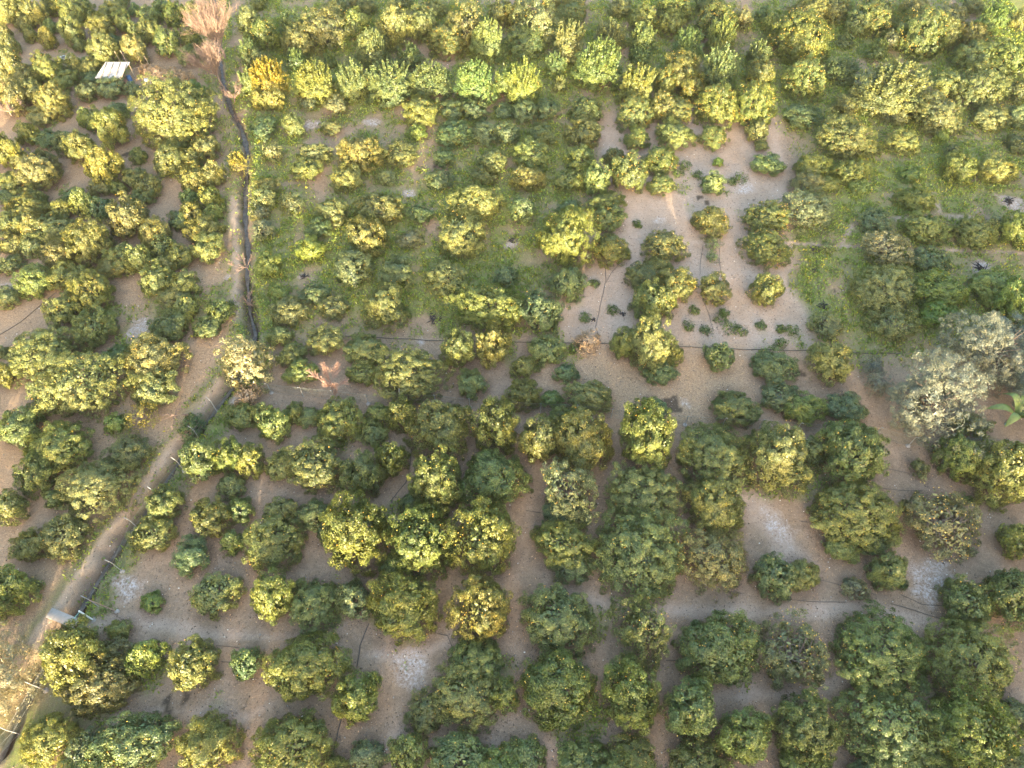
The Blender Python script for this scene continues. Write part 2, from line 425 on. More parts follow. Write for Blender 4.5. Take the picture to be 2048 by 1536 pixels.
TREES += T(1536, 384, """330 140 430 330 g;860 230 250 190 d;1190 50 300 210 c;1280 280 370 250 c;1660 310 300 270 c;1990 300 230 250 c;1830 240 120 120 g;930 440 410 300 g;
1290 540 260 230 d;940 780 460 400 c;1400 780 430 320 n;1800 740 380 330 n;2010 880 300 420 n;1360 980 300 180 n;480 1060 290 240 g;1000 1060 370 300 g;500 1360 310 340 c;
40 1400 330 270 d""")
TREES += T(0, 768, """170 340 330 330 d;290 220 170 140 L;450 510 520 370 L;290 720 290 330 d;750 800 580 470 L;450 930 150 200 d;1030 560 330 270 c;920 310 150 150 n;90 980 230 230 L;
520 1210 330 320 L;240 1290 310 270 L;50 1640 350 430 L;1320 950 260 290 c;1230 1200 330 280 c;1600 590 320 340 c;1830 570 250 300 c;1990 610 210 260 c;1840 820 220 200 c;
1690 1060 320 310 c;1930 1010 180 230 d;1540 1370 310 300 d;1850 1270 170 200 d;1930 260 260 230 c""")
TREES += T(512, 768, """60 250 160 200 c;150 330 230 280 c;300 230 150 150 c;420 260 180 160 d;660 280 380 370 c;980 230 180 150 c;1170 240 210 290 c;940 390 230 220 c;1490 340 480 470 L;
200 650 260 230 c;480 650 470 420 c;850 720 320 440 c;1080 610 230 290 c;1430 790 430 500 L;1260 970 200 200 d;1880 750 500 500 c;1920 330 340 400 L;200 1010 240 200 L;
480 1040 270 240 c;130 1270 530 480 L;800 1180 490 540 L;1310 1270 470 540 c;1440 1030 180 150 c;1830 1250 500 640 c;1090 1440 200 180 d;1540 1320 150 250 d;560 1200 140 200 d""")
TREES += T(1024, 768, """90 80 290 220 L;310 120 170 130 n;620 90 370 240 c;1130 190 210 150 d;1790 170 400 260 c;230 430 330 380 c;570 440 520 520 L;400 240 230 150 c;1080 430 440 500 L;
1600 540 590 560 c;440 830 430 480 g;430 1040 430 150 d;1070 870 550 520 c;1650 980 460 480 c;1450 850 180 200 g;400 1260 460 400 L;480 1450 320 200 d;1040 1350 720 700 c;
1620 1400 560 520 g""")
TREES += T(1536, 768, """90 100 300 230 d;280 200 320 230 c;620 180 310 250 d;100 580 480 520 c;340 530 180 280 d;680 520 520 540 c;700 1030 690 560 c;590 1320 280 220 c;860 1290 230 200 d;
1400 1090 620 600 G;1570 560 370 520 c;1940 690 480 520 L;1640 320 250 200 L;2000 1260 240 260 c;1210 670 150 150 g;960 1500 280 330 c;700 1620 220 200 g;60 1530 310 340 d;280 1530 290 270 c;1970 1690 400 480 c""")
TREES += T(0, 1152, """1720 130 370 330 c;1220 210 180 170 n;550 640 420 450 L;960 430 190 150 c;930 590 260 200 g;1170 650 270 340 c;790 870 560 440 L;1530 710 340 360 c;1970 700 220 290 d;
360 1320 490 440 L;690 1380 250 300 d;1090 1340 680 460 c;1660 1340 490 480 L""")
TREES += T(512, 1152, """120 170 330 370 c;450 210 460 420 c;780 190 270 350 d;1180 260 620 530 L;1820 280 450 530 L;390 710 620 540 L;810 970 380 470 c;1760 680 460 420 c;1680 960 560 480 c;
1370 1090 340 280 c;1980 950 220 300 c;280 1370 650 540 L;880 1450 290 240 d;1220 1430 280 340 c;1650 1460 480 320 c;640 1530 200 120 c;2040 1450 240 240 c""")
TREES += T(1024, 1152, """380 350 590 560 c;350 900 640 640 c;1060 450 450 540 g;1620 570 640 620 c;950 980 490 560 c;970 1430 380 320 f;1430 1060 440 520 c;1860 1280 420 460 c;120 1460 300 280 c;
560 1470 420 260 c;1500 1510 500 200 c;500 1480 100 100 d""")
TREES += T(1536, 1152, """200 620 640 620 G;900 610 760 630 c;1640 670 720 600 c;1580 220 350 360 d;320 1220 510 520 c;1000 1210 800 620 c;1620 1260 580 620 c;1960 1140 300 280 c;280 1510 430 160 c;1960 1500 300 200 c""")
# a few crowns standing just under the lower edge of the picture, half in view
TREES += [(1000, 1560, 120, 110, 'c'), (1240, 1565, 130, 110, 'c'), (1880, 1560, 150, 110, 'c'), (160, 1560, 110, 80, 'c'), (1750, 1566, 130, 100, 'd')]

LANDMARKS = [(237, 145, 'the white-roofed shack'), (440, 60, 'the bare brown tree'), (545, 165, 'the bright yellow bush'), (343, 222, 'the giant tree below the shack'),
 (20, 215, 'the pinkish leafless bush'), (483, 322, 'the yellow bush in the ditch'), (500, 715, 'the pale tree at the ditch bend'), (665, 750, 'the orange dead shrub'),
 (1171, 677, 'the dead shrub on the pipe'), (1306, 690, 'the tall sunlit central tree'), (815, 385, 'the whitest upper ash spot'), (257, 1174, 'the ash patch by the gate'),
 (820, 1345, 'the ash patch at lower centre'), (1366, 806, 'the ash patch in the straw'), (1318, 443, 'the speckled ash in bare soil'), (1486, 379, 'the white ash near thin saplings'),
 (1862, 1165, 'the big ash smear at right'), (1545, 1045, 'the grey bare clearing'), (1962, 534, 'the ash ring at right'), (2010, 805, 'the banana plant'),
 (1850, 780, 'the silvery front olive'), (130, 1238, 'the concrete slab bridge'), (12, 1335, 'the pale left-edge olive'), (350, 825, 'the brush pile'),
 (157, 766, 'the broad bright yellow crown'), (1426, 500, 'the thin bare-plot saplings'), (868, 640, 'the charred stump'), (1786, 165, 'the wide shooting tree at upper right'),
 (2048, 0, 'the top right corner'), (1500, 0, 'the top edge right of centre'), (900, 0, 'the top edge left of centre'), (0, 0, 'the top left corner'), (0, 500, 'the upper left edge'),
 (0, 960, 'the lower left edge'), (0, 1536, 'the bottom left corner'), (1024, 1536, 'the bottom edge centre'), (2048, 1536, 'the bottom right corner'), (2048, 1100, 'the lower right edge'),
 (2048, 330, 'the upper right edge'), (620, 480, 'the fresh green middle bush'), (1280, 1110, 'the biggest lower crown'), (290, 480, 'the middle of the left plot'), (1205, 120, 'the tallest shoot cluster')]

def tree_mats():
    return [M_LEAF, M_FRUIT]

def make_crown(name, seed, a, ratio=0.82, nleaf=9000, leaf=0.13, fruit=20, gaps=1, sparse=0.0, shoots=0, material=None, lum=1.0, slim=0.5, holes=True, hang=True):
    """crown of leaf clumps, radius a, its lowest leaves at z=0.08"""
    rg = np.random.default_rng(seed)
    c = a * ratio
    nz = SinNoise(rg, 1.5, 8); nz2 = SinNoise(rg, 3.4, 12)
    def rad(d):
        return 1 + lum * (0.17 * nz(d) + 0.13 * nz2(d))
    cl = 0.21 if a > 1.2 else 0.17
    ncl = int(26 * (a / cl) ** 2 * 0.092 * (0.8 + 0.4 * ratio)) + 14
    d = rnd_unit(rg, ncl * 3)
    d = d[d[:, 2] > -0.72][:int(ncl * 1.12)]
    for _ in range(gaps):
        if holes:
            h = rnd_unit(rg, 1)[0]; h[2] = abs(h[2]) * 0.9 + 0.45; h[1] = -abs(h[1]); h /= np.linalg.norm(h)
            d = d[(d @ h) < 1 - rg.uniform(0.03, 0.07)]
    if sparse: d = d[rg.random(len(d)) > sparse * 0.35]
    r = rad(d) * rg.uniform(0.74, 1.05, len(d))
    C = d * r[:, None] * np.array([a, a, c])
    def skirt(dd_):      # citrus crowns hang like bells: the lower half keeps its width
        lo_ = np.clip(-dd_[:, 2], 0, 0.85)
        return (1 + 0.75 * (1 / np.sqrt(1 - lo_ ** 2) - 1))[:, None] * np.array([1.0, 1, 0]) + np.array([0, 0, 1.0])
    if hang: C = C * skirt(d)
    crad = cl * rg.uniform(0.7, 1.6, len(d))
    per = rg.multinomial(nleaf, crad ** 2 / (crad ** 2).sum())
    idx = np.repeat(np.arange(len(d)), per)
    e = rnd_unit(rg, nleaf)
    e = norm(e + 0.55 * norm(C)[idx])
    rr = rg.uniform(0.35, 1.05, nleaf) ** 0.7
    P = C[idx] + e * (crad[idx] * rr)[:, None] * np.array([1, 1, 0.85])
    # inner leaves
    ni = nleaf // 10
    di = rnd_unit(rg, ni); di[:, 2] = di[:, 2] * 0.8 + 0.1
    Pi = di * (rad(di) * rg.uniform(0.45, 0.8, ni))[:, None] * np.array([a, a, c])
    nrm = norm(np.concatenate([e * 0.6 + norm(C)[idx] * 0.6, di]) + rg.normal(size=(nleaf + ni, 3)) * 0.42)
    P = np.concatenate([P, Pi])
    sz = np.concatenate([leaf * rg.uniform(0.65, 1.35, nleaf), leaf * 2.4 * rg.uniform(0.7, 1.2, ni)])
    t = norm(np.cross(nrm, rnd_unit(rg, len(P))))
    w = norm(np.cross(nrm, t))
    zoff = c * 0.62 + 0.10
    P[:, 2] += zoff
    keep = P[:, 2] > 0.05
    P, t, w, nrm, sz = P[keep], t[keep], w[keep], nrm[keep], sz[keep]
    g = Geo()
    g.quads(P - t * sz[:, None] * 0.5, t * sz[:, None], w * (sz * slim * 0.5)[:, None], 1.0, nrm * (sz * 0.12)[:, None])
    if shoots:
        sp = []
        for k in range(shoots):
            u = rg.uniform(0, 6.283); q = math.sqrt(rg.random()) * 0.86
            bx, by = a * q * math.cos(u), a * q * math.sin(u)
            bz = zoff + c * math.sqrt(max(0, 1 - q * q)) * 0.75
            L = rg.uniform(0.45, 1.0) * a * 0.85 * (1.15 - 0.5 * q)
            n = int(L / 0.035) + 6
            tt = np.linspace(0, 1, n)
            lean = rg.normal(size=2) * 0.12 + np.array([bx, by]) / a * 0.16 + np.array([0.06, 0])
            ax = np.stack([bx + lean[0] * L * tt ** 1.4, by + lean[1] * L * tt ** 1.4, bz + L * tt], 1)
            sp.append(ax)
            g.tube(ax[[0, n // 2, n - 1]], 0.012, 0.004, 3)
        Q = np.concatenate(sp)
        Q = np.repeat(Q, 2, 0)
        un = rnd_unit(rg, len(Q)); un[:, 2] = np.abs(un[:, 2]) * 0.9 + 0.35; un = norm(un)
        ww = norm(np.cross(un, rnd_unit(rg, len(Q))))
        s2 = 0.14 * rg.uniform(0.7, 1.3, len(Q))
        g.quads(Q, un * s2[:, None], ww * (s2 * 0.28)[:, None], 1.0, np.cross(un, ww) * (s2 * 0.1)[:, None])
    if fruit:
        df = rnd_unit(rg, fruit * 2); df = df[df[:, 2] > -0.35][:fruit]
        F = df * (rad(df) * rg.uniform(0.93, 1.05, len(df)))[:, None] * np.array([a, a, c]); F[:, 2] += zoff
        o6 = np.array([[1, 0, 0], [0, 1, 0], [-1, 0, 0], [0, -1, 0], [0, 0, 1], [0, 0, -1]]) * 0.034
        of = np.array([[0, 1, 4], [1, 2, 4], [2, 3, 4], [3, 0, 4], [1, 0, 5], [2, 1, 5], [3, 2, 5], [0, 3, 5]])
        V = (F[:, None, :] + o6[None]).reshape(-1, 3)
        FF = (np.arange(len(F))[:, None, None] * 6 + of[None]).reshape(-1, 3)
        g.add(V, FF, 1)
    return g.build(name, [material or M_LEAF, M_FRUIT])

def make_trunk(name, seed, a, ratio=0.82, full=False, r=0.09):
    rg = np.random.default_rng(seed + 500)
    g = Geo()
    c = a * ratio
    top = np.array([rg.normal() * 0.05, rg.normal() * 0.05, 0.35 * c + 0.15])
    g.tube([(0, 0, -0.1), top * 0.5, top], r * a, r * a * 0.8, 7)
    for k in range(8 if full else 5):
        u = k * 2 * math.pi / (8 if full else 5) + rg.normal() * 0.3
        q = rg.uniform(0.35, 0.6) * a
        e = np.array([q * math.cos(u), q * math.sin(u), rg.uniform(0.8, 1.15) * c])
        m = (top + e) / 2 + rg.normal(size=3) * 0.1 * a
        g.tube([top, m, e], r * a * 0.55, r * a * 0.15, 5)
        for j in range(5 if full else 2):
            e2 = e + rg.normal(size=3) * 0.14 * a
            g.tube([m, (m + e2) / 2 + rg.normal(size=3) * 0.05, e2], r * a * 0.25, r * a * 0.06, 4)
    return g.build(name, [M_BARK])

PROTO = {}
SIZES = {'S': (0.75, 4600), 'M': (1.25, 12500), 'L': (1.85, 25000), 'X': (2.6, 43000)}
def proto(style, size, var):
    key = (style, size, var)
    if key in PROTO: return PROTO[key]
    a, nl = SIZES[size]
    seed = hash((ord(style), ord(size), var)) % 100000
    kw = dict(nleaf=nl, fruit=int(14 * a * a), gaps=var % 3, leaf=0.098)
    if style == 'f': kw.update(fruit=int(70 * a * a), nleaf=int(nl * 0.92))
    if style == 'g': kw.update(nleaf=int(nl * 0.55), sparse=0.6, leaf=0.10, fruit=int(12 * a * a), lum=1.3)
    if style == 'G': kw.update(nleaf=int(nl * 0.42), sparse=1.4, leaf=0.10, fruit=int(30 * a * a), gaps=5, lum=1.5)
    if style == 's': kw.update(shoots=int(26 * a * a) + 8, fruit=int(6 * a * a), nleaf=int(nl * 0.85), holes=False, ratio=0.85)
    ratio = kw.get('ratio', 0.82)
    cr = make_crown('crown', seed, a, **kw)
    tk = make_trunk('trunk', seed, a, ratio, full=(style in 'gG'))
    PROTO[key] = (cr, tk, a, ratio)
    return PROTO[key]

# leaf colours by look, with sunlight added to L and S, shade to d
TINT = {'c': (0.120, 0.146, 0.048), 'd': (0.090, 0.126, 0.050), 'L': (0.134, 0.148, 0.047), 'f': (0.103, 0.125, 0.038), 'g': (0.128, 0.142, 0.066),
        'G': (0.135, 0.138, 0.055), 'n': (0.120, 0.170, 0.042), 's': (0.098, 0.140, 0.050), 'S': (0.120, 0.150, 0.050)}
LOOKW = {'c': 'mid green citrus tree', 'd': 'dark green citrus tree', 'L': 'sunlit yellow-green citrus tree', 'f': 'fruiting citrus tree', 'g': 'thin greyish citrus tree',
         'G': 'sparse branchy citrus tree', 'n': 'fresh green citrus tree', 's': 'shoot-topped citrus tree', 'S': 'sunlit shoot-topped citrus tree'}
def plot_of(u, v):
    if v < 768 and u < 470 or (v >= 768 and u < 470 - (v - 768) * 0.62): return 'citrus trees left of the ditch'
    if v < 205: return 'trees of the upper rows with upright shoots'
    if v < 690: return 'citrus trees in the weedy and bare upper plot' if u < 1580 else 'citrus trees in the green right-hand plot'
    if v < 830: return 'citrus trees between the pipe and the fence'
    return 'citrus trees inside the wire fence'

# labels: nearest landmark, direction from it, and order outwards
DIRS = ['right of', 'down-right of', 'below', 'down-left of', 'left of', 'up-left of', 'above', 'up-right of']
ORD = ['nearest', 'second', 'third', 'fourth', 'fifth', 'sixth', 'seventh', 'eighth', 'ninth', 'tenth', 'eleventh', 'twelfth']
BIN = {}
for i, (u, v, w, h, k) in enumerate(TREES):
    best = min(range(len(LANDMARKS)), key=lambda j: math.hypot(u - LANDMARKS[j][0], (v - LANDMARKS[j][1]) * 1.25))
    lx, ly, _ = LANDMARKS[best]
    dd = math.hypot(u - lx, v - ly)
    sec = int(round(math.atan2(v - ly, u - lx) / (math.pi / 4))) % 8
    BIN.setdefault((best, sec), []).append((dd, i))
SPECIAL = {(343, 222): 'giant sunlit citrus tree standing alone between the shack and the ditch', (157, 766): 'huge bright yellow crown, broadest of the left plot',
           (1306.5, 686.5): 'tall sunlit yellow tree towering over the pipe in the middle'}
LABEL = {}
for (b, s), lst in BIN.items():
    lst.sort()
    for n_, (dd, i) in enumerate(lst):
        u, v, w, h, k = TREES[i]
        wm = w * depth(v) / FPX
        size = 'little' if wm < 2.0 else 'medium' if wm < 3.3 else 'broad' if wm < 4.7 else 'huge'
        lab = f"{size} {LOOKW[k]}, {ORD[n_]} {DIRS[s]} {LANDMARKS[b][2]}"
        for (su, sv), t_ in SPECIAL.items():
            if abs(u - su) < 2 and abs(v - sv) < 2: lab = t_
        LABEL[i] = lab

YOUNG = 1.12   # crown radius under which a tree is still a young bush
rs = random.Random(11)
for i, (u, v, w, h, k) in enumerate(TREES):
    dep_ang = math.atan2(sP + (v - 768) / FPX * cP, cP - (v - 768) / FPX * sP)
    # crown half axes from its outline
    z = depth(v, 1.2)
    a = max(0.4, w * z / FPX / 2) * (0.90 if u < 470 and v < 1200 else 1.03 if v < 230 else 0.94 if v < 1150 else 0.91)
    hh = h * z / FPX / 2 * (0.98 if v < 230 else 0.9)
    sa, ca = math.sin(dep_ang), math.cos(dep_ang)
    c2 = hh * hh - (a * sa) ** 2
    cc = math.sqrt(c2) / ca if c2 > 0 else 0.0
    cc = min(max(cc, 0.60 * a), 1.25 * a) * {'L': 1.12, 'S': 1.1, 'd': 0.86}.get(k, 1.0)
    style = {'c': 'c', 'd': 'c', 'L': 'c', 'n': 'c', 'f': 'f', 'g': 'g', 'G': 'G', 's': 's', 'S': 's'}[k]
    size = min(SIZES, key=lambda q: abs(math.log(SIZES[q][0] / a)))
    if style in 'fgs' and size == 'X': size = 'L'
    if style == 'G': size = 'L'
    nvar = {'c': {'S': 3, 'M': 6, 'L': 8, 'X': 5}[size], 'f': 3, 'g': 2, 'G': 2, 's': 3}[style]
    cr, tk, pa, pr = proto(style, size, rs.randrange(nvar))
    s = a / pa
    sz = cc / (pa * pr)
    if style == 's': sz = sz * 0.78
    zc = cc * 0.8
    p = at(u, v + (h * 0.12 if style == 's' else 0), zc)
    kname = {'s': 'sprouting_citrus_tree', 'f': 'orange_tree', 'G': 'orange_tree'}.get(style, 'young_citrus_tree' if a < YOUNG else 'citrus_tree')
    root = empty(kname, (p.x, p.y, 0))
    # plan ellipse: as wide as the crown is across, as deep as its height in the picture allows
    deep = math.sqrt(max(0.01, hh * hh - (min(cc, 0.62 * a) * ca) ** 2)) / sa
    deep = min(max(deep, 0.76 * a), 1.08 * a) / a
    turn = rs.randrange(4) if style != 's' else 0
    root.rotation_euler = (0, 0, turn * math.pi / 2 + rs.uniform(-0.25, 0.25))
    lab = LABEL[i]
    if kname == 'young_citrus_tree': lab = lab.replace('citrus tree', 'young citrus tree').replace('little ', '').replace('medium ', '')
    tag(root, lab, 'tree', {'s': 'citrus trees with upright shoots', 'o': 'orange trees full of fruit', 'y': 'young citrus trees', 'c': plot_of(u, v)}[kname[0]])
    fx, fy = (1.0, deep) if turn % 2 == 0 else (deep, 1.0)
    root.scale = (s * fx * rs.uniform(0.96, 1.04), s * fy * rs.uniform(0.96, 1.04), sz)
    TREE_SPOTS.append((p.x, p.y, a))
    cobj = link('crown', cr, root)
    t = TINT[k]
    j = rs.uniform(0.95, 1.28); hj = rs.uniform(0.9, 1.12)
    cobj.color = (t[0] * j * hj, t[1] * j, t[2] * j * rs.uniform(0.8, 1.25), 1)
    link('trunk', tk, root)

# ------------------------------------------------------------------ ground sheet
rg = np.random.default_rng(5)
TS = np.array(TREE_SPOTS)
n_low = SinNoise(rg, 0.35, 14, 2); n_mid = SinNoise(rg, 1.1, 16, 2); n_hi = SinNoise(rg, 3.2, 18, 2)
def zones(X, Y):
    U, V = to_px(X, Y)
    XY = np.stack([X, Y], 1)
    nl, nm, nh = n_low(XY), n_mid(XY), n_hi(XY)
    wob = 14 * nl + 9 * nm
    U2, V2 = U + wob, V + wob * 0.6
    A = inpoly(U2, V2, POLY['weedA'], 30); B = inpoly(U2, V2, POLY['weedB'], 30); C_ = inpoly(U2, V2, POLY['weedC'], 30)
    dd = linedist(X, Y, GD)
    left = inpoly(U, V, POLY['left'], 12)
    bare = inpoly(U + nm * 6, V, POLY['bare'], 14)
    straw = inpoly(U2, V2, POLY['straw'], 30)
    weed = A * np.clip(0.80 + 0.32 * nm + 0.28 * nl + .12 * nh, 0, 1) + B * np.clip(0.85 + 0.3 * nm + .2 * nl, 0, 1) + C_ * np.clip(0.78 + 0.4 * nm + 0.35 * nl, 0, 1)
    weed = weed * (1 - bare * 0.93)
    weed = np.maximum(weed, np.clip(1.6 - np.abs(dd - 1.25) / 0.75, 0, 1) * np.clip(0.8 + 0.5 * nm, 0, 1) * np.where(left > 0.5, 0.6, 1.0) * np.where(dd < 2.3, 1, 0.5))
    df = linedist(X, Y, GFENCE)
    weed = np.maximum(weed, np.clip(1.3 - df / 0.6, 0, 1) * 0.8)
    weed = np.maximum(weed, np.clip(nl + 0.9 * nm - 1.35, 0, 0.6) * (1 - bare * 0.5))
    path = np.zeros_like(X)
    for pts, w in GP:
        path = np.maximum(path, np.clip(1.35 - linedist(X, Y, pts) / w + 0.25 * nm, 0, 1))
    ash = np.zeros_like(X)
    for ax, ay, r in GA:
        q = np.hypot(X - ax, Y - ay) / r
        ash = np.maximum(ash, np.clip(1.25 - q + 0.25 * nm + 0.16 * nh, 0, 1))
    weed = weed * (1 - 0.9 * path) * (1 - 0.95 * np.clip(ash * 2, 0, 1))
    pale = np.clip(bare * 0.85 + path * 0.8 + 0.18 * nm + 0.12 * nl, 0, 1)
    strawv = np.clip(straw * 1.0 + left * (0.8 + 0.2 * nl + .15 * nm) + C_ * 0.35 + A * 0.25, 0, 1) * (1 - 0.6 * path)
    ditch = np.clip(1.35 - dd / (np.where(Y > 42, 0.31, 0.42) * (1 + 0.35 * nm + 0.2 * nh)), 0, 1)
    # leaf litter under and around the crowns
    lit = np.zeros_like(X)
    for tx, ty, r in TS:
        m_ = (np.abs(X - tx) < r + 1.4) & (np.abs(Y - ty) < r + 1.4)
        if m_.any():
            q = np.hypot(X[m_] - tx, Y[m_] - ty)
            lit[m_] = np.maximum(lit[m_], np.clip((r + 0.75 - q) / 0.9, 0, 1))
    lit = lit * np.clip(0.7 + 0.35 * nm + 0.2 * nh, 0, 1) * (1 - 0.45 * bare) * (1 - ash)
    return dict(weed=np.clip(weed, 0, 1), pale=pale, straw=strawv, ash=ash, litter=lit, wet=ditch, dd=dd, nm=nm, nh=nh, nl=nl, left=left, bare=bare, path=path)
def height(X, Y, z=None):
    z = z or zones(X, Y)
    dd = z['dd']
    wob = 1 + 0.25 * z['nm'] + 0.16 * z['nh']
    h = -0.75 * np.clip(1 - (dd / (np.where(Y > 42, 0.40, 0.60) * wob)) ** 2, 0, 1) ** 0.6
    h = h + 0.16 * np.exp(-((dd - 1.25) / 0.45) ** 2)
    h = h + 0.02 * z['nm'] + 0.012 * z['nh'] + 0.05 * z['nl'] * 0.6 - 0.03 * z['path']
    return h
STEP = 0.22
xs = np.arange(-66, 66.01, STEP); ys = np.arange(0, 104.01, STEP)
XX, YY = np.meshgrid(xs, ys)
Xf, Yf = XX.ravel(), YY.ravel()
Z = zones(Xf, Yf)
Hh = height(Xf, Yf, Z)
edge = np.minimum(np.minimum(Xf + 66, 66 - Xf), np.minimum(Yf, 104 - Yf))
Hh = Hh * np.clip(edge / 2, 0, 1)
V = np.stack([Xf, Yf, Hh], 1)
nx, ny = len(xs), len(ys)
ii = (np.arange(ny - 1)[:, None] * nx + np.arange(nx - 1)[None]).ravel()
F = np.stack([ii, ii + 1, ii + nx + 1, ii + nx], 1)
g = Geo(); g.add(V, F)
# the sheet runs on to the horizon around the detailed middle
x0, x1, y0, y1 = xs[0], xs[-1], ys[0], ys[-1]
BIG = 1500
outer = [(-BIG, -BIG), (BIG, -BIG), (BIG, BIG), (-BIG, BIG)]
inner = [(x0, y0), (x1, y0), (x1, y1), (x0, y1)]
g.add([(*q, 0) for q in outer] + [(*q, 0) for q in inner], [[0, 1, 5, 4], [1, 2, 6, 5], [2, 3, 7, 6], [3, 0, 4, 7]])

m, nt, out = mat('orchard_soil'); M_GROUND = m
tc = N(nt, 'ShaderNodeTexCoord')
vec = tc.outputs['Object']
def attr(nm):
    a_ = N(nt, 'ShaderNodeAttribute'); a_.attribute_name = nm
    return a_.outputs['Fac']
n1 = noise(nt, vec, 0.8, 5, 0.6); n2 = noise(nt, vec, 6, 5, 0.7); n3 = noise(nt, vec, 28, 3, 0.7); n4 = noise(nt, vec, 2.4, 6, 0.65, 0.6)
col = mixc(nt, remap(nt, n1, 0.3, 0.7), (0.205, 0.150, 0.104), (0.290, 0.220, 0.160))
col = mixc(nt, remap(nt, n4, 0.35, 0.7), col, (0.335, 0.25, 0.172))
col = mixc(nt, mathn(nt, 'MULTIPLY', attr('pale'), remap(nt, n4, 0.2, 0.65, 0.55, 1.0)), col, (0.42, 0.335, 0.268))
stf = mathn(nt, 'MULTIPLY', attr('straw'), remap(nt, n2, 0.35, 0.62, 0.25, 1.0))
col = mixc(nt, stf, col, mixc(nt, remap(nt, n3, 0.3, 0.7), (0.24, 0.165, 0.105), (0.47, 0.345, 0.215)))
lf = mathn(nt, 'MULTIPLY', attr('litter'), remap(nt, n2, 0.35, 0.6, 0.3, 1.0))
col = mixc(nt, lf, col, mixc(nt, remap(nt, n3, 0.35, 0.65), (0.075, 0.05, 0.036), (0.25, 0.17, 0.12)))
wf = mathn(nt, 'MULTIPLY', attr('weed'), remap(nt, n2, 0.30, 0.52, 0.35, 1.0))
col = mixc(nt, wf, col, mixc(nt, remap(nt, n3, 0.3, 0.7), (0.125, 0.15, 0.048), (0.215, 0.245, 0.08)))
af = mathn(nt, 'MULTIPLY', remap(nt, attr('ash'), 0.15, 0.8, 0.0, 0.75), mathn(nt, 'MULTIPLY', remap(nt, n2, 0.40, 0.58, 0.1, 1.0), remap(nt, n4, 0.36, 0.54, 0.25, 1.0)))
col = mixc(nt, af, col, (0.48, 0.48, 0.49))
wt = mathn(nt, 'MULTIPLY', attr('wet'), remap(nt, n2, 0.2, 0.6, 0.7, 1.0), clamp=True)
col = mixc(nt, wt, col, (0.08, 0.063, 0.047))
vo = N(nt, 'ShaderNodeTexVoronoi'); vo.inputs['Scale'].default_value = 7.0; nt.links.new(vec, vo.inputs['Vector'])
stn = mathn(nt, 'LESS_THAN', vo.outputs['Distance'], 0.12)
sp = mathn(nt, 'MULTIPLY', stn, mathn(nt, 'GREATER_THAN', n1, 0.5))
col = mixc(nt, mathn(nt, 'MULTIPLY', sp, 0.6), col, (0.5, 0.46, 0.42))
k3 = mathn(nt, 'MULTIPLY', remap(nt, n3, 0.3, 0.7, 0.62, 1.38), remap(nt, n2, 0.3, 0.7, 0.86, 1.14))
vm = N(nt, 'ShaderNodeCombineColor')
for i_ in range(3): nt.links.new(mathn(nt, 'MULTIPLY', k3, 0.93), vm.inputs[i_])
col = mixc(nt, 1.0, mixc(nt, 1.0, col, vm.outputs[0], 'MULTIPLY'), (1.0, 0.965, 0.945), 'MULTIPLY')
p = N(nt, 'ShaderNodeBsdfPrincipled'); nt.links.new(col, p.inputs['Base Color'])
p.inputs['Roughness'].default_value = 0.95; p.inputs['Specular IOR Level'].default_value = 0.1
b = N(nt, 'ShaderNodeBump'); b.inputs['Strength'].default_value = 0.7; b.inputs['Distance'].default_value = 0.06
nt.links.new(mathn(nt, 'ADD', n2, mathn(nt, 'MULTIPLY', n3, 0.5)), b.inputs['Height']); nt.links.new(b.outputs[0], p.inputs['Normal'])
nt.links.new(p.outputs[0], out.inputs[0])
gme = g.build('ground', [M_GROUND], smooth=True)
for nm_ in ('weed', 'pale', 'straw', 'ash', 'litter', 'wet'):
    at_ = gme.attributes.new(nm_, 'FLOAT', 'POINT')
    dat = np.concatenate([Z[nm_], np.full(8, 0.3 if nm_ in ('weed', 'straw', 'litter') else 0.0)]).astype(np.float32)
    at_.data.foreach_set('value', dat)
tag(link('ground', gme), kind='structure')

def hz(x, y):
    return float(height(np.array([float(x)]), np.array([float(y)]))[0])

# ------------------------------------------------------------------ water in the ditch
m, nt, out = mat('ditch_water'); M_WATER = m
tc = N(nt, 'ShaderNodeTexCoord')
f = noise(nt, tc.outputs['Object'], 3, 4)
p = N(nt, 'ShaderNodeBsdfPrincipled')
nt.links.new(mixc(nt, remap(nt, f, 0.4, 0.65), (0.05, 0.042, 0.034), (0.12, 0.105, 0.09)), p.inputs['Base Color'])
p.inputs['Roughness'].default_value = 0.45; p.inputs['Specular IOR Level'].default_value = 0.25
b = N(nt, 'ShaderNodeBump'); b.inputs['Strength'].default_value = 0.15; nt.links.new(f, b.inputs['Height']); nt.links.new(b.outputs[0], p.inputs['Normal'])
nt.links.new(p.outputs[0], out.inputs[0])
def resample(pts, step):
    o_ = []
    for (xa, ya), (xb, yb) in zip(pts[:-1], pts[1:]):
        n = max(1, int(math.hypot(xb - xa, yb - ya) / step))
        for k in range(n): o_.append((xa + (xb - xa) * k / n, ya + (yb - ya) * k / n))
    o_.append(pts[-1]); return o_
g = Geo()
cp = resample(GD, 0.5)
vv = []
for i, (x, y) in enumerate(cp):
    xa, ya = cp[max(i - 1, 0)]; xb, yb = cp[min(i + 1, len(cp) - 1)]
    L = math.hypot(xb - xa, yb - ya) + 1e-9
    nx_, ny_ = -(yb - ya) / L, (xb - xa) / L
    w = (0.22 if y > 42 else 0.12) * (1 + 0.35 * math.sin(i * 0.9) + 0.2 * math.sin(i * 2.3))
    vv += [(x + nx_ * w, y + ny_ * w, -0.47), (x - nx_ * w, y - ny_ * w, -0.47)]
g.add(vv, [[2 * i, 2 * i + 1, 2 * i + 3, 2 * i + 2] for i in range(len(cp) - 1)])
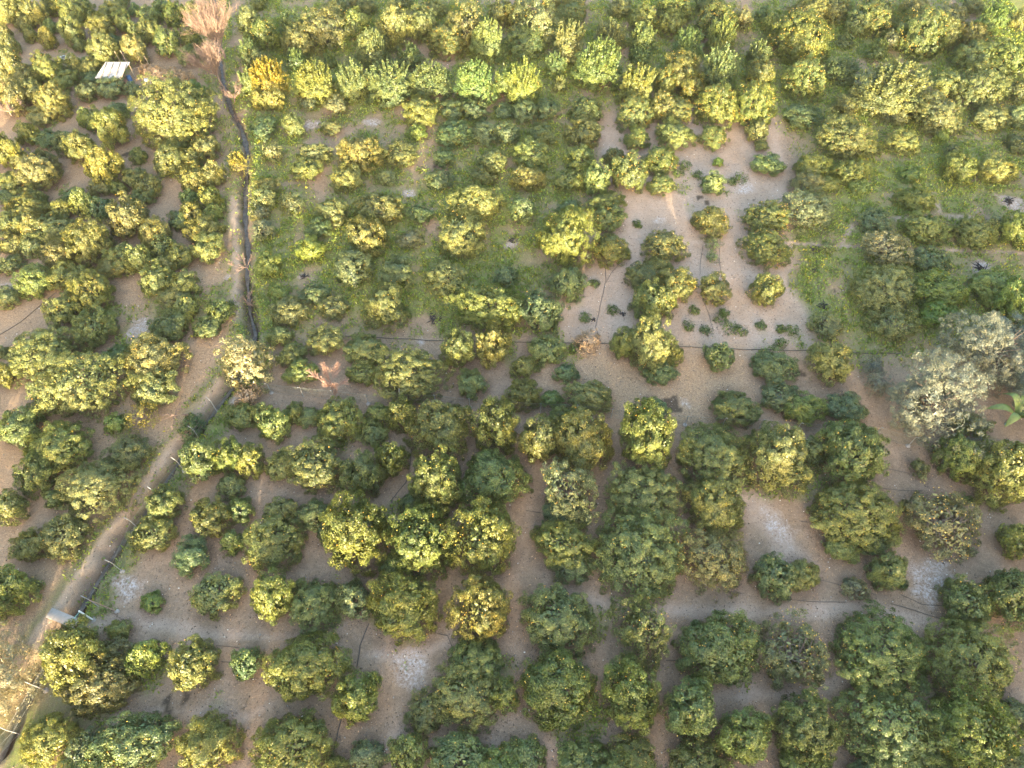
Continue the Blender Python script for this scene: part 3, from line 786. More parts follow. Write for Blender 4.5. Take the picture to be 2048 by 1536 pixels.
tag(link('ditch_water', g.build('ditch_water', [M_WATER])), kind='structure')

# ------------------------------------------------------------------ weeds, straw, fallen leaves, pebbles (uncountable)
def scatter(name, n, dens, size, upright, material, slim, label, seed, lo=0.0, clump=0):
    r_ = np.random.default_rng(seed)
    # sample more where the camera's picture shows more
    X = r_.uniform(-62, 62, n * 3); Y = 3 + 92 * r_.random(n * 3) ** 1.25
    ok = np.abs(X) < 12 + Y * 0.56 + 8
    X, Y = X[ok], Y[ok]
    z = zones(X, Y)
    d = dens(z)
    keep = (r_.random(len(X)) < d)
    X, Y = X[keep][:n], Y[keep][:n]
    if clump:
        X = np.repeat(X, clump) + r_.normal(size=len(X) * clump) * 0.15
        Y = np.repeat(Y, clump) + r_.normal(size=len(Y) * clump) * 0.15
    h = height(X, Y)
    P = np.stack([X, Y, h + lo], 1)
    m_ = len(P)
    u = rnd_unit(r_, m_) * np.array([1, 1, 0.25])
    u = norm(u + np.array([0, 0, upright]) * r_.uniform(0.6, 1.3, m_)[:, None])
    w = norm(np.cross(u, rnd_unit(r_, m_)))
    if upright == 0:
        u[:, 2] = np.abs(u[:, 2]) * 0.5
        w = norm(np.cross(u, np.array([0, 0, 1.0]) + r_.normal(size=(m_, 3)) * 0.35))
    s = size * r_.uniform(0.55, 1.4, m_)
    g = Geo()
    g.quads(P, u * s[:, None], w * (s * slim)[:, None], 0.1, np.cross(u, w) * s[:, None])
    o = link(name, g.build(name, [material]))
    return tag(o, label, 'ground cover', kind='stuff')
scatter('weeds', 115000, lambda z: z['weed'] * np.clip(0.75 + .45 * z['nh'], 0.1, 1) * (1 - 0.8 * z['wet']), 0.22, 0.9, M_WEED, 0.2, 'bright green weeds and grass tufts covering the soil between the trees', 21, clump=4)
scatter('ditch_weeds', 9000, lambda z: np.clip(1.25 - np.abs(z['dd'] - 0.45) / 0.34, 0, 1) * np.clip(0.75 + 0.6 * z['nm'], 0.05, 1) * np.where(z['left'] > 0.5, 0.6, 1.0), 0.30, 0.8, M_WEED, 0.16, 'weeds and grass hanging over both banks of the ditch', 27, clump=5)
scatter('dry_straw', 46000, lambda z: np.clip(z['straw'], 0, 1) * (1 - 0.8 * z['ash']), 0.24, 0.12, M_STRAW, 0.045, 'thin pale dry grass lying over the tan soil', 22, lo=0.01)
scatter('fallen_leaves', 230000, lambda z: np.clip(z['litter'] * 0.9 + 0.24, 0, 1) * (1 - z['ash']) * (1 - z['weed'] * 0.7) * (1 - z['path'] * .7), 0.10, 0, M_LITTER, 0.3, 'brown fallen leaves scattered beneath the citrus crowns', 23, lo=0.012)
r_ = np.random.default_rng(77)
X = r_.uniform(-45, 45, 5200); Y = 3 + 80 * r_.random(5200) ** 1.4
z_ = zones(X, Y); kk = r_.random(5200) < (0.35 + 0.5 * z_['pale'] - z_['weed'] * 0.5 + z_['ash'] * 0.5)
X, Y = X[kk], Y[kk]; hgt = height(X, Y)
o6 = np.array([[1, 0, 0], [0, 1, 0], [-1, 0, 0], [0, -1, 0], [0, 0, 0.7], [0, 0, -0.7]])
of = np.array([[0, 1, 4], [1, 2, 4], [2, 3, 4], [3, 0, 4], [1, 0, 5], [2, 1, 5], [3, 2, 5], [0, 3, 5]])
sc_ = r_.uniform(0.02, 0.06, len(X)) ** 1.0
Vp = (np.stack([X, Y, hgt + 0.01], 1)[:, None, :] + (o6[None] + r_.normal(size=(len(X), 6, 3)) * 0.25) * sc_[:, None, None]).reshape(-1, 3)
g = Geo(); g.add(Vp, (np.arange(len(X))[:, None, None] * 6 + of[None]).reshape(-1, 3))
tag(link('pebbles', g.build('pebbles', [M_STONE])), 'small pale stones strewn over the bare soil', 'stones', kind='stuff')

nC = 60000
X = r_.uniform(-40, 40, nC); Y = 3 + 55 * r_.random(nC) ** 1.3
z_ = zones(X, Y); kk = r_.random(nC) < (0.55 + 0.25 * z_['nm'] + 0.3 * z_['litter'] - z_['weed'] * 0.6 - 0.25 * z_['path'])
X, Y = X[kk], Y[kk]; hgt = height(X, Y)
sc_ = 0.018 + 0.05 * r_.random(len(X)) ** 2.5
Vp = (np.stack([X, Y, hgt], 1)[:, None, :] + (o6[None] + r_.normal(size=(len(X), 6, 3)) * 0.25) * sc_[:, None, None]).reshape(-1, 3)
g = Geo(); g.add(Vp, (np.arange(len(X))[:, None, None] * 6 + of[None]).reshape(-1, 3))
tag(link('soil_clods', g.build('soil_clods', [simple_material('clods', (0.225, 0.165, 0.118), 0.95, island=True)])), 'small brown clods and crumbs of soil between the trees', 'soil', kind='stuff')

# ------------------------------------------------------------------ the orchard goes on behind the camera: it shades the near rows from the low sun
rg = np.random.default_rng(9)
g = Geo()
low = []
for sd_ in range(3):
    me = make_crown('shade_crown', 900 + sd_, 2.3, nleaf=2600, leaf=0.30, fruit=0, gaps=0)
    v_ = np.zeros(len(me.vertices) * 3, np.float32); me.vertices.foreach_get('co', v_)
    low.append(v_.reshape(-1, 3)); bpy.data.meshes.remove(me)
for row in range(8):
    for k in range(-14, 15):
        x = k * 4.7 + rg.normal() * 0.6; y = -3.0 - row * 5.0 + rg.normal() * 0.5
        if row == 0 and abs(x) < 40 and False: continue
        tall = 1.0 + (0.32 if x > -6 else -0.05)
        if x < -11:
            if rg.random() < 0.6: continue
            tall *= 0.72
        s = rg.uniform(0.85, 1.15)
        v_ = low[rg.integers(3)] * np.array([s, s, s * tall]) + np.array([x, y, 0])
        g.add(v_, np.arange(len(v_)).reshape(-1, 4))
# rows going on past the left and right edges
for yy in range(0, 13):
    for side in (-1, 1):
        for k in range(4):
            y = yy * 4.8 + rg.normal() * 0.5
            x = side * ((y * cP + H * sP) * 1024 / FPX + 4.2 + k * 4.6 + rg.normal() * 0.4)
            if side < 0 and rg.random() < 0.55: continue
            v_ = low[rg.integers(3)] * np.array([0.85, 0.85, rg.uniform(0.7, 1.0)]) + np.array([x, y, 0])
            g.add(v_, np.arange(len(v_)).reshape(-1, 4))
# plus an unseen ragged belt of tall trees, added to shade the right side
for k in range(57):
    x = -14 + k * 1.5 + rg.normal() * 0.8; y = -34 + rg.normal() * 2.5
    top = np.interp(x, [-14, -5, 14, 60], [5.5, 10.5, 13.0, 13.4]) * rg.uniform(0.82, 1.15)
    for j in range(3):
        s = rg.uniform(0.7, 1.0) * (1.0 - 0.15 * j)
        v_ = low[rg.integers(3)] * np.array([s, s, s * top / 3.6 * 0.42]) + np.array([x + rg.normal() * 0.5, y, top * 0.31 * j])
        g.add(v_, np.arange(len(v_)).reshape(-1, 4))
o = link('orchard_and_shade_belt', g.build('orchard_and_shade_belt', [M_LEAF]))
o.color = (0.085, 0.11, 0.03, 1)
tag(o, 'unseen citrus rows around the view plus a tall tree belt added for shade', 'orchard', kind='stuff')
# ------------------------------------------------------------------ wire fences
def fence(name, px, label, hpost, feet, bent=True):
    root = empty(name, (*G([px[0]])[0], 0))
    tag(root, label, 'fence')
    base = Vector(root.location)
    pts = G(px)
    tops = []
    for i, (x, y) in enumerate(pts):
        xa, ya = pts[max(i - 1, 0)]; xb, yb = pts[min(i + 1, len(pts) - 1)]
        L = math.hypot(xb - xa, yb - ya); nx_, ny_ = -(yb - ya) / L, (xb - xa) / L
        if nx_ > 0: nx_, ny_ = -nx_, -ny_
        z0 = hz(x, y)
        b_ = np.array([x - base.x, y - base.y, z0])
        g = Geo()
        if bent:
            pl = [b_ + [0, 0, -0.2], b_ + [0, 0, hpost * 0.82], b_ + [nx_ * 0.08, ny_ * 0.08, hpost * 0.92], b_ + [nx_ * 0.26, ny_ * 0.26, hpost * 1.06]]
        else:
            pl = [b_ + [0, 0, -0.2], b_ + [0, 0, hpost * 0.5], b_ + [0, 0, hpost]]
        g.tube(pl, 0.027, 0.027, 6)
        post = link('post', g.build('post', [M_METAL]), root)
        if feet and i % 3 == feet - 1:
            g = Geo(); g.tube([b_ + [0, 0, -0.1], b_ + [0, 0, 0.06], b_ + [0, 0, 0.1]], 0.2, 0.13, 8)
            link('concrete_foot', g.build('concrete_foot', [M_CONC]), post)
        tops.append((b_, z0))
    for i in range(len(tops) - 1):
        a_, b_ = tops[i][0], tops[i + 1][0]
        L = np.linalg.norm(b_ - a_)
        me = bpy.data.meshes.new('netting')
        me.from_pydata([tuple(a_ + [0, 0, 0.03]), tuple(b_ + [0, 0, 0.03]), tuple(b_ + [0, 0, hpost * 0.82]), tuple(a_ + [0, 0, hpost * 0.82])], [], [[0, 1, 2, 3]])
        uv = me.uv_layers.new(name='UVMap')
        for k, c_ in enumerate([(0, 0), (L, 0), (L, hpost * 0.82), (0, hpost * 0.82)]): uv.data[k].uv = c_
        me.materials.append(M_NET)
        link('netting', me, root)
        g = Geo()
        for q in (0.05, 0.42, 0.80):
            mid = (a_ + b_) / 2 + np.array([0, 0, hpost * q - 0.03])
            g.tube([a_ + [0, 0, hpost * q], mid, b_ + [0, 0, hpost * q]], 0.004, 0.004, 4)
        link('wire', g.build('wire', [M_METAL]), root)
    return root
fence('wire_fence', FENCE_A, 'grey wire mesh fence with bent posts along the ditch above the slab bridge', 1.75, 1)
fence('wire_fence', FENCE_B, 'grey wire mesh fence with bent posts at the bottom left corner', 1.75, 2)
FENCE_C = [(478, 778), (543, 786), (607, 793), (671, 799), (737, 808), (803, 806), (871, 808), (940, 815), (1010, 820), (1081, 825), (1153, 828), (1222, 836), (1297, 844), (1370, 850),
           (1444, 853), (1518, 857), (1592, 863), (1670, 868), (1748, 873), (1816, 892), (1900, 893), (1990, 897), (2080, 902)]
fence('wire_fence', FENCE_C, 'long straight wire fence on thin posts across the middle of the orchard', 1.5, 2, bent=True)

# gate, brace and slab bridge
root = empty('gate', at(184, 1240)); tag(root, 'pale green metal gate frame standing open beside the slab bridge', 'gate')
b0 = np.array(at(184, 1240)); b1 = np.array(at(162, 1268))
d = b1 - b0; g = Geo()
q0 = np.array([0, 0, 0.1]); q1 = d * 0.95 + q0; hh = np.array([0, 0, 1.5])
g.tube([q0, q0 + hh * .5, q0 + hh], 0.035, n=6); g.tube([q1, q1 + hh * .5, q1 + hh], 0.03, n=6)
g.tube([q0 + hh, (q0 + q1) / 2 + hh, q1 + hh], 0.03, n=6); g.tube([q0, (q0 + q1) / 2, q1], 0.03, n=6)
link('gate_frame', g.build('gate_frame', [M_GREENP]), root)
me = bpy.data.meshes.new('netting'); me.from_pydata([tuple(q0), tuple(q1), tuple(q1 + hh), tuple(q0 + hh)], [], [[0, 1, 2, 3]])
uv = me.uv_layers.new(name='UVMap')
for k, c_ in enumerate([(0, 0), (1.2, 0), (1.2, 1.5), (0, 1.5)]): uv.data[k].uv = c_
me.materials.append(M_NET); link('netting', me, root)
g = Geo(); g.tube([(0.08, 0, -0.1), (0.08, 0, 0.85), (0.08, 0, 1.8)], 0.05, n=8); link('gate_post', g.build('gate_post', [M_WHITEP]), root)
g = Geo(); g.tube([(0.08, 0, -0.1), (0.08, 0, 0.08), (0.08, 0, 0.12)], 0.26, 0.18, 9); link('concrete_foot', g.build('concrete_foot', [M_CONC]), root)

b0 = np.array(at(234, 1223)); b1 = np.array(at(186, 1203, 1.3)); 
root = empty('brace_pole', tuple(b0)); tag(root, 'slanting rusty brace pole propping the fence post nearest the gate', 'pole')
g = Geo(); g.tube([(0, 0, 0), tuple((np.array(at(199, 1214, 0)) - b0) * 0.5 + [0, 0, .7]), tuple(np.array(at(199, 1214, 0)) - b0 + np.array([0, 0, 1.4]))], 0.028, n=6)
link('pole', g.build('pole', [M_RUST]), root)
g = Geo(); g.tube([(0, 0, -0.1), (0, 0, 0.06), (0, 0, 0.09)], 0.17, 0.11, 8); link('concrete_foot', g.build('concrete_foot', [M_CONC]), root)

ca_, cb_ = np.array(at(104, 1228)), np.array(at(155, 1249))
mid = (ca_ + cb_) / 2; dx_ = cb_ - ca_
g = Geo(); g.box((0, 0, 0), (np.linalg.norm(dx_) + 0.15, 0.62, 0.16), math.atan2(dx_[1], dx_[0]))
o = link('slab_bridge', g.build('slab_bridge', [M_CONC]), None, (mid[0], mid[1], 0.2))
tag(o, 'narrow concrete slab laid over the ditch as a footbridge to the gate', 'bridge')
bv = o.modifiers.new('b', 'BEVEL'); bv.width = 0.02

# ------------------------------------------------------------------ hoses and pipes
HOSES = [([(690, 672), (780, 676), (860, 680), (960, 683), (1100, 687), (1200, 688), (1330, 692), (1450, 698), (1600, 702), (1700, 706), (1800, 708)], 0.05, 'long black water pipe running straight across the middle of the orchard'),
 ([(110, 586), (80, 612), (40, 645), (-10, 676)], 0.04, 'black pipe slanting to the left edge in the left plot'),
 ([(872, 805), (862, 850), (835, 880), (824, 900), (820, 930), (812, 965), (785, 1000), (783, 1035)], 0.045, 'curving black pipe between two crowns below the long fence'),
 ([(737, 1248), (722, 1290), (712, 1335)], 0.045, 'black pipe right of the pathside crown, upper stretch'),
 ([(690, 1415), (678, 1460), (662, 1522)], 0.045, 'black pipe at the lower centre, lower stretch'),
 ([(1290, 215), (1350, 216), (1490, 225)], 0.05, 'black pipe along the top of the bare plot'),
 ([(1210, 530), (1213, 560), (1202, 600), (1198, 630), (1190, 655), (1202, 685)], 0.035, 'branching black hose down the pale aisle'),
 ([(1240, 525), (1222, 548), (1213, 565)], 0.03, 'short black hose joining the pale aisle line'),
 ([(1405, 492), (1402, 520), (1400, 548)], 0.025, 'left drip hose under the thin saplings'),
 ([(1438, 496), (1440, 520), (1442, 552)], 0.025, 'right drip hose under the thin saplings'),
 ([(1408, 605), (1420, 630), (1426, 660)], 0.025, 'short drip hose below the lower fruiting tree'),
 ([(1533, 532), (1540, 548)], 0.025, 'tiny drip hose between two right fruiting trees'),
 ([(1632, 500), (1636, 560), (1639, 600)], 0.035, 'black hose in the weeds of the right plot'),
 ([(1640, 1160), (1690, 1172), (1750, 1190)], 0.025, 'thin hose right of the paired dark trees'),
 ([(1575, 1200), (1640, 1203), (1690, 1205)], 0.025, 'thin hose just above the right-hand path'),
 ([(1780, 1208), (1830, 1220), (1900, 1245), (1915, 1252)], 0.03, 'dark hose slanting across the right-hand path'),
 ([(1800, 1190), (1845, 1208), (1890, 1212)], 0.025, 'thin hose below the big ash smear'),
 ([(1770, 938), (1810, 944), (1822, 948)], 0.025, 'thin hose above the sparse branchy tree'),
 ([(1760, 978), (1800, 980), (1845, 982)], 0.025, 'second thin hose above the sparse branchy tree'),
 ([(1600, 1044), (1640, 1047)], 0.025, 'thin hose across the grey clearing'),
 ([(885, 1215), (905, 1228), (912, 1235)], 0.03, 'short curled hose beside the left crown of the lower centre'),
 ([(872, 1268), (895, 1272), (908, 1300)], 0.03, 'arched hose above the lower centre crowns'),
 ([(1147, 1430), (1180, 1432), (1200, 1427)], 0.025, 'thin hose between the two lowest central crowns'),
 ([(1185, 994), (1220, 998)], 0.025, 'short hose between two broad central crowns'),
 ([(1050, 1022), (1080, 1026)], 0.025, 'short hose left of the pinkish crown'),
 ([(1185, 1032), (1225, 1038)], 0.025, 'short hose below the pinkish crown'),
 ([(430, 1292), (480, 1295)], 0.025, 'thin hose between two trees under the left path'),
 ([(440, 1325), (480, 1326)], 0.025, 'lower thin hose between two trees under the left path'),
 ([(1810, 1380), (1870, 1376)], 0.025, 'thin hose under the lower right crowns'),
 ([(1330, 1322), (1365, 1322)], 0.025, 'thin hose left of the round lower crown')]
for pts, r, lab in HOSES:
    r *= 0.62
    gp = resample(G(pts), 0.6)
    b0 = gp[0]
    arr = []
    for i, (x, y) in enumerate(gp):
        j = 0.05 * math.sin(i * 1.3 + r * 90)
        arr.append((x - b0[0] + j, y - b0[1] + j * 0.6, hz(x, y) + r + 0.005))
    g = Geo(); g.tube(arr, r, n=5)
    tag(link('hose', g.build('hose', [M_HOSE], smooth=True), None, (b0[0], b0[1], 0)), lab, 'hose', 'irrigation hoses on the orchard soil')

# ------------------------------------------------------------------ bare trees and dead shrubs
def branchy(name, u, v, height_, spread, label, material, seed, twigs=900, lean=(0, 0), trunk_r=0.12, fan=0.5, cat='tree', flat=0.0, tr=0.012):
    rg = np.random.default_rng(seed)
    p = at(u, v)
    root = empty(name, (p.x, p.y, hz(p.x, p.y))); tag(root, label, cat)
    g = Geo(); gt = Geo()
    top = np.array([lean[0] * 0.3, lean[1] * 0.3, height_ * 0.22])
    g.tube([(0, 0, -0.2), tuple(top * 0.5), tuple(top)], trunk_r, trunk_r * 0.75, 7)
    limbs = []
    for k in range(9):
        a_ = rg.uniform(0, 6.28); q = spread * math.sqrt(rg.random()) * fan
        e = np.array([q * math.cos(a_) + lean[0], q * math.sin(a_) + lean[1], height_ * rg.uniform(0.5, 0.75)])
        m_ = (top + e) / 2 + rg.normal(size=3) * spread * 0.06
        g.tube([top, m_, e], trunk_r * 0.5, trunk_r * 0.14, 5)
        limbs.append((top, m_, e))
    subs = []
    for k in range(twigs // 12):
        a0, m_, e = limbs[rg.integers(len(limbs))]
        t = rg.uniform(0.15, 1); s0 = (1 - t) * a0 + t * e if rg.random() < .5 else (1 - t) * m_ + t * e
        dr = (e - a0) / np.linalg.norm(e - a0) + rg.normal(size=3) * 0.35
        dr[2] += 0.3
        dr /= np.linalg.norm(dr)
        e2 = s0 + dr * height_ * rg.uniform(0.2, 0.38)
        gt.tube([s0, (s0 + e2) / 2 + rg.normal(size=3) * 0.05, e2], 0.02, 0.01, 4)
        subs.append((s0, e2))
    for k in range(twigs):
        s0, e2 = subs[rg.integers(len(subs))]
        t = rg.uniform(0.1, 1); q = s0 + (e2 - s0) * t
        dr = (e2 - s0) / np.linalg.norm(e2 - s0) + rg.normal(size=3) * 0.5
        dr[2] += 0.35 - flat; dr /= np.linalg.norm(dr)
        L = height_ * rg.uniform(0.06, 0.2)
        gt.tube([q, q + dr * L * 0.5 + rg.normal(size=3) * 0.02, q + dr * L], tr, 0.005, 3)
    link('trunk', g.build('trunk', [material if cat != 'tree' else M_TWIG]), root)
    link('twigs', gt.build('twigs', [material]), root)
    return root
branchy('bare_tree', 452, 118, 6.2, 2.6, 'tall leafless brown tree, upper one beside the ditch right of the shack', M_TWIG, 31, 2600, (-0.6, 0.5), 0.16, 0.75, tr=0.018)
branchy('bare_tree', 440, 160, 4.8, 1.9, 'leafless brown tree with arching twigs, lower one beside the ditch', M_TWIG, 32, 2000, (-0.5, 0), 0.13, 0.8, tr=0.018)
branchy('bare_tree', 470, 205, 2.2, 1.6, 'low leafless brown tree over the ditch below the two taller ones', M_TWIG, 33, 500, (0.1, 0.2), 0.09, 0.9)
branchy('bare_bush', 24, 232, 2.2, 1.7, 'pinkish leafless bush at the left edge among yellow crowns', M_TWIG, 34, 1300, (0, 0), 0.07, 0.9, 'bush', tr=0.016)
branchy('dead_shrub', 664, 778, 1.9, 1.7, 'orange-brown dead shrub with bare twigs beside the long fence', M_RUST, 35, 1100, (0.1, 0), 0.05, 0.9, 'shrub', tr=0.016)
branchy('dead_branch', 160, 205, 1.6, 1.2, 'dead forked branch standing left of the shack among crowns', M_TWIG, 36, 120, (-0.5, 0.2), 0.05, 0.9, 'branch')
branchy('bare_bush', 498, 540, 1.6, 1.3, 'small bare pinkish bush hanging over the straight ditch', M_TWIG, 37, 260, (-0.2, 0), 0.05, 0.9, 'bush')
branchy('bare_bush', 496, 600, 1.3, 1.0, 'greyish bare bush low in the ditch, just below the pinkish one', M_TWIG, 38, 300, (0, 0), 0.04, 0.9, 'bush')
branchy('brush_pile', 352, 832, 0.7, 1.6, 'low heap of cut dry branches left of the ditch bend', M_TWIG, 39, 420, (0, 0), 0.04, 1.0, 'brush pile', flat=0.5)
branchy('bare_bush', 470, 238, 0.9, 1.1, 'dry brown bush on the ditch bank below the bare trees', M_TWIG, 40, 400, (0, 0), 0.03, 0.9, 'bush')

# dead shrub with curled leaves lying over the pipe
def leafy(name, u, v, a, ratio, label, color, seed, nleaf, cat, leaf=0.12, material=None, slim=0.5, group=None, lum=1.0, shoots=0, parts=('leaves', 'stem'), gaps=0, zs=1.0, sparse=0):
    p = at(u, v)
    root = empty(name, (p.x, p.y, hz(p.x, p.y) - 0.03)); tag(root, label, cat, group)
    cr = make_crown(parts[0], seed, a, ratio=ratio, nleaf=nleaf, leaf=leaf, fruit=0, gaps=gaps, material=material, slim=slim, lum=lum, shoots=shoots, sparse=sparse)
    o = link(parts[0], cr, root); o.color = (*color, 1)
    link(parts[1], make_trunk(parts[1], seed, a, ratio, full=True, r=0.07), root)
    return root
leafy('dead_shrub', 1172, 690, 1.05, 0.6, 'dead tan-leaved shrub lying across the long black pipe', (0.4, 0.28, 0.18), 61, 1500, 'shrub', material=M_DRYLEAF)
leafy('yellow_bush', 545, 190, 1.9, 0.95, 'bright golden-yellow bush right of the ditch in the top rows', (0.21, 0.18, 0.03), 62, 7500, 'bush', shoots=150, leaf=0.14, slim=0.25)
leafy('yellow_bush', 484, 340, 1.05, 0.9, 'small yellow bush with upright shoots growing in the ditch', (0.17, 0.16, 0.04), 63, 1500, 'bush', shoots=60, slim=0.25)
leafy('variegated_tree', 503, 752, 1.6, 1.35, 'pale cream and green tree standing alone at the ditch bend', (0.22, 0.21, 0.12), 64, 6500, 'tree', gaps=3, leaf=0.16, parts=('crown', 'trunk'), lum=1.4, sparse=0.6)
leafy('yellow_shrub', 286, 848, 1.1, 0.85, 'sparse yellow shrub above the ditch left of the brush pile', (0.24, 0.21, 0.05), 65, 1100, 'shrub', sparse=0.8)
leafy('pale_shrub', 500, 800, 1.0, 0.6, 'cream-leaved shrub on pale soil at the fence corner', (0.40, 0.33, 0.16), 66, 1300, 'shrub', material=M_DRYLEAF)
leafy('ditch_shrub', 385, 852, 0.95, 0.8, 'dark green shrub growing in the ditch above the bent fence', (0.06, 0.10, 0.03), 67, 2000, 'shrub')
for k, (u, v, a) in enumerate([(300, 150, 1.0), (322, 160, 1.3), (345, 158, 1.1), (366, 165, 1.0)]):
    leafy('dry_bush', u, v, a, 0.6, ['dry pinkish bush touching the right side of the shack', 'dry pinkish bush second to the right of the shack', 'dry pinkish bush third to the right of the shack',
          'dry pinkish bush farthest right of the shack'][k], (0.30, 0.22, 0.15), 70 + k, 1500, 'bush', material=M_DRYLEAF, slim=0.12, leaf=0.3, group='dry bushes beside the shack')
for k, (u, v) in enumerate([(1425, 495), (1423, 520), (1652, 498)]):
    leafy('sapling', u, v, 0.6 - 0.1 * (k == 1), 0.9, ['thin pale sapling, upper of two below a fruiting tree in the bare plot', 'thin pale sapling, lower of two above a round tree in the bare plot',
          'thin pale sapling in the weeds beside the narrow footpath'][k], (0.13, 0.17, 0.07), 80 + k, 420, 'sapling', sparse=1.0)
# low clumps of weeds on the bare soil
CL = [(1440, 640, .55), (1388, 622, .4), (1375, 655, .45), (1410, 665, .5), (1460, 660, .6), (1480, 665, .5), (1225, 622, .45), (1275, 450, .4), (1582, 665, .55), (1560, 660, .35), (1520, 655, .4), (1170, 640, .5), (1190, 570, .4),
      (1448, 625, .35), (1800, 1170, .3), (1930, 1000, .35), (1370, 335, .6), (1355, 350, .5), (1395, 355, .45), (1480, 360, .7), (1463, 365, .5), (1330, 700, .4), (1150, 700, .5), (1560, 690, .5)]
for k, (u, v, a) in enumerate(CL):
    near = min(range(len(LANDMARKS)), key=lambda j: math.hypot(u - LANDMARKS[j][0], v - LANDMARKS[j][1]))
    lx, ly, nm_ = LANDMARKS[near]
    sec = int(round(math.atan2(v - ly, u - lx) / (math.pi / 4))) % 8
    o_ = sum(1 for (a1, b1, c1) in CL if min(range(len(LANDMARKS)), key=lambda j: math.hypot(a1 - LANDMARKS[j][0], b1 - LANDMARKS[j][1])) == near
             and int(round(math.atan2(b1 - ly, a1 - lx) / (math.pi / 4))) % 8 == sec and math.hypot(a1 - lx, b1 - ly) < math.hypot(u - lx, v - ly))
    p = at(u, v)
    me = make_crown('weed_clump', 300 + k, a, ratio=0.45, nleaf=340, leaf=0.14, fruit=0, gaps=0, slim=0.3, lum=0.35, hang=False)
    o = link('weed_clump', me, None, (p.x, p.y, hz(p.x, p.y) - 0.05)); o.color = (0.08, 0.125, 0.035, 1)
    tag(o, f'low green weed clump, {ORD[o_]} {DIRS[sec]} {nm_}', 'weed', 'weed clumps on the bare soil')

# ------------------------------------------------------------------ olives
def olive(u, v, a, ratio, label, seed, n, col=(0.118, 0.135, 0.106)):
    p = at(u, v)
    root = empty('olive_tree', (p.x, p.y, hz(p.x, p.y))); tag(root, label, 'tree', 'silvery olive trees')
    cr = make_crown('crown', seed, a, ratio=ratio, nleaf=int(n * 1.5), leaf=0.135, fruit=0, gaps=2, material=M_OLIVE, slim=0.22, lum=1.9)
    o = link('crown', cr, root); o.color = (*col, 1)
    link('trunk', make_trunk('trunk', seed, a, ratio, full=True, r=0.08), root)
olive(1832, 828, 3.05, 1.15, 'silvery olive tree in front, right behind the long fence', 91, 30000)
olive(1948, 738, 2.9, 1.15, 'silvery olive tree with a cream sunlit top, behind the front olive', 92, 26000)
olive(2052, 800, 2.5, 1.1, 'silvery olive tree cut off by the right edge above the banana', 93, 17000, (0.115, 0.14, 0.11))
olive(2000, 700, 1.6, 1.2, 'small bluish olive squeezed between the rear olive and green citrus', 94, 9000, (0.105, 0.135, 0.112))
olive(1742, 745, 0.85, 1.2, 'tiny silvery olive shoot, upper one left of the front olive', 95, 1500)
olive(1748, 778, 0.8, 1.2, 'tiny silvery olive shoot, lower one left of the front olive', 96, 1500)
olive(8, 1370, 2.3, 1.2, 'pale olive tree cut off by the left edge beside the ditch', 97, 15000, (0.19, 0.175, 0.11))

# ------------------------------------------------------------------ banana plant
p = at(2012, 850)
root = empty('banana_plant', (p.x, p.y, 0)); tag(root, 'banana plant with broad yellow-green leaves at the right edge below the olives', 'plant')
g = Geo(); g.tube([(0, 0, -0.1), (0.05, 0, 0.7), (0, 0.05, 1.4)], 0.13, 0.08, 8); link('stem', g.build('stem', [M_GREENP]), root)
M_BAN = simple_material('banana_leaf', (0.11, 0.15, 0.035), 0.5, var=0.3, scale=5)
for k in range(7):
    a_ = k * 0.9 + 0.2; L = 2.5 - 0.25 * (k % 3)
    g = Geo(); vv = []; n = 9
    for i in range(n):
        t = i / (n - 1); w = 0.30 * math.sin(math.pi * min(1, t * 0.93 + 0.07)) ** 0.6
        r_ = L * t * 0.85; zz = 1.35 + (1.1 + 0.3 * (k % 3)) * math.sin(t * 2.3) * 0.9 - 0.6 * t * t
        cx, cy = r_ * math.cos(a_), r_ * math.sin(a_)
        for s_ in (-1, 0, 1):
            vv.append((cx - s_ * w * math.sin(a_), cy + s_ * w * math.cos(a_), zz - (0.09 if s_ else 0)))
    g.add(vv, [[3 * i + j, 3 * i + j + 1, 3 * i + j + 4, 3 * i + j + 3] for i in range(n - 1) for j in range(2)])
    link('leaf', g.build('leaf', [M_BAN], smooth=True), root)

# ------------------------------------------------------------------ shack
p = at(238, 165)
root = empty('shack', (p.x, p.y, 0), 0.0); tag(root, 'open shelter with a flat corrugated white sheet roof on wooden poles', 'shed')
W_, D_, hb, hf = 2.7, 2.6, 1.62, 1.32
g = Geo()
n = 56
vv = []
for j in range(2):
    for i in range(n + 1):
        x = -W_ / 2 + W_ * i / n + (0.25 if j else -0.2)
        y = -D_ / 2 + D_ * j
        zz = (hf if j == 0 else hb) + 0.045 * math.cos(i / n * 14 * 2 * math.pi)
        vv.append((x, y, zz))
top_n = len(vv)
vv += [(x, y, zz - 0.012) for x, y, zz in vv]
fs = [[i, i + 1, n + 2 + i, n + 1 + i] for i in range(n)] + [[top_n + i, top_n + n + 1 + i, top_n + n + 2 + i, top_n + i + 1] for i in range(n)]
g.add(vv, fs)
M_ROOF = simple_material('white_sheet_roof', (0.34, 0.335, 0.33), 0.6, var=0.55, scale=4.0)
link('roof', g.build('roof', [M_ROOF], smooth=True), root)
for k in range(4):
    g = Geo(); xo = -W_ / 2 + 0.4 + k * 0.75
    g.box((xo, -0.1, hb - 0.12), (0.10, 2.6 - 0.35 * (k % 2), 0.05), 0.0, tilt=math.atan2(hb - hf, D_))
    link('roof_batten', g.build('roof_batten', [M_WOOD]), root)
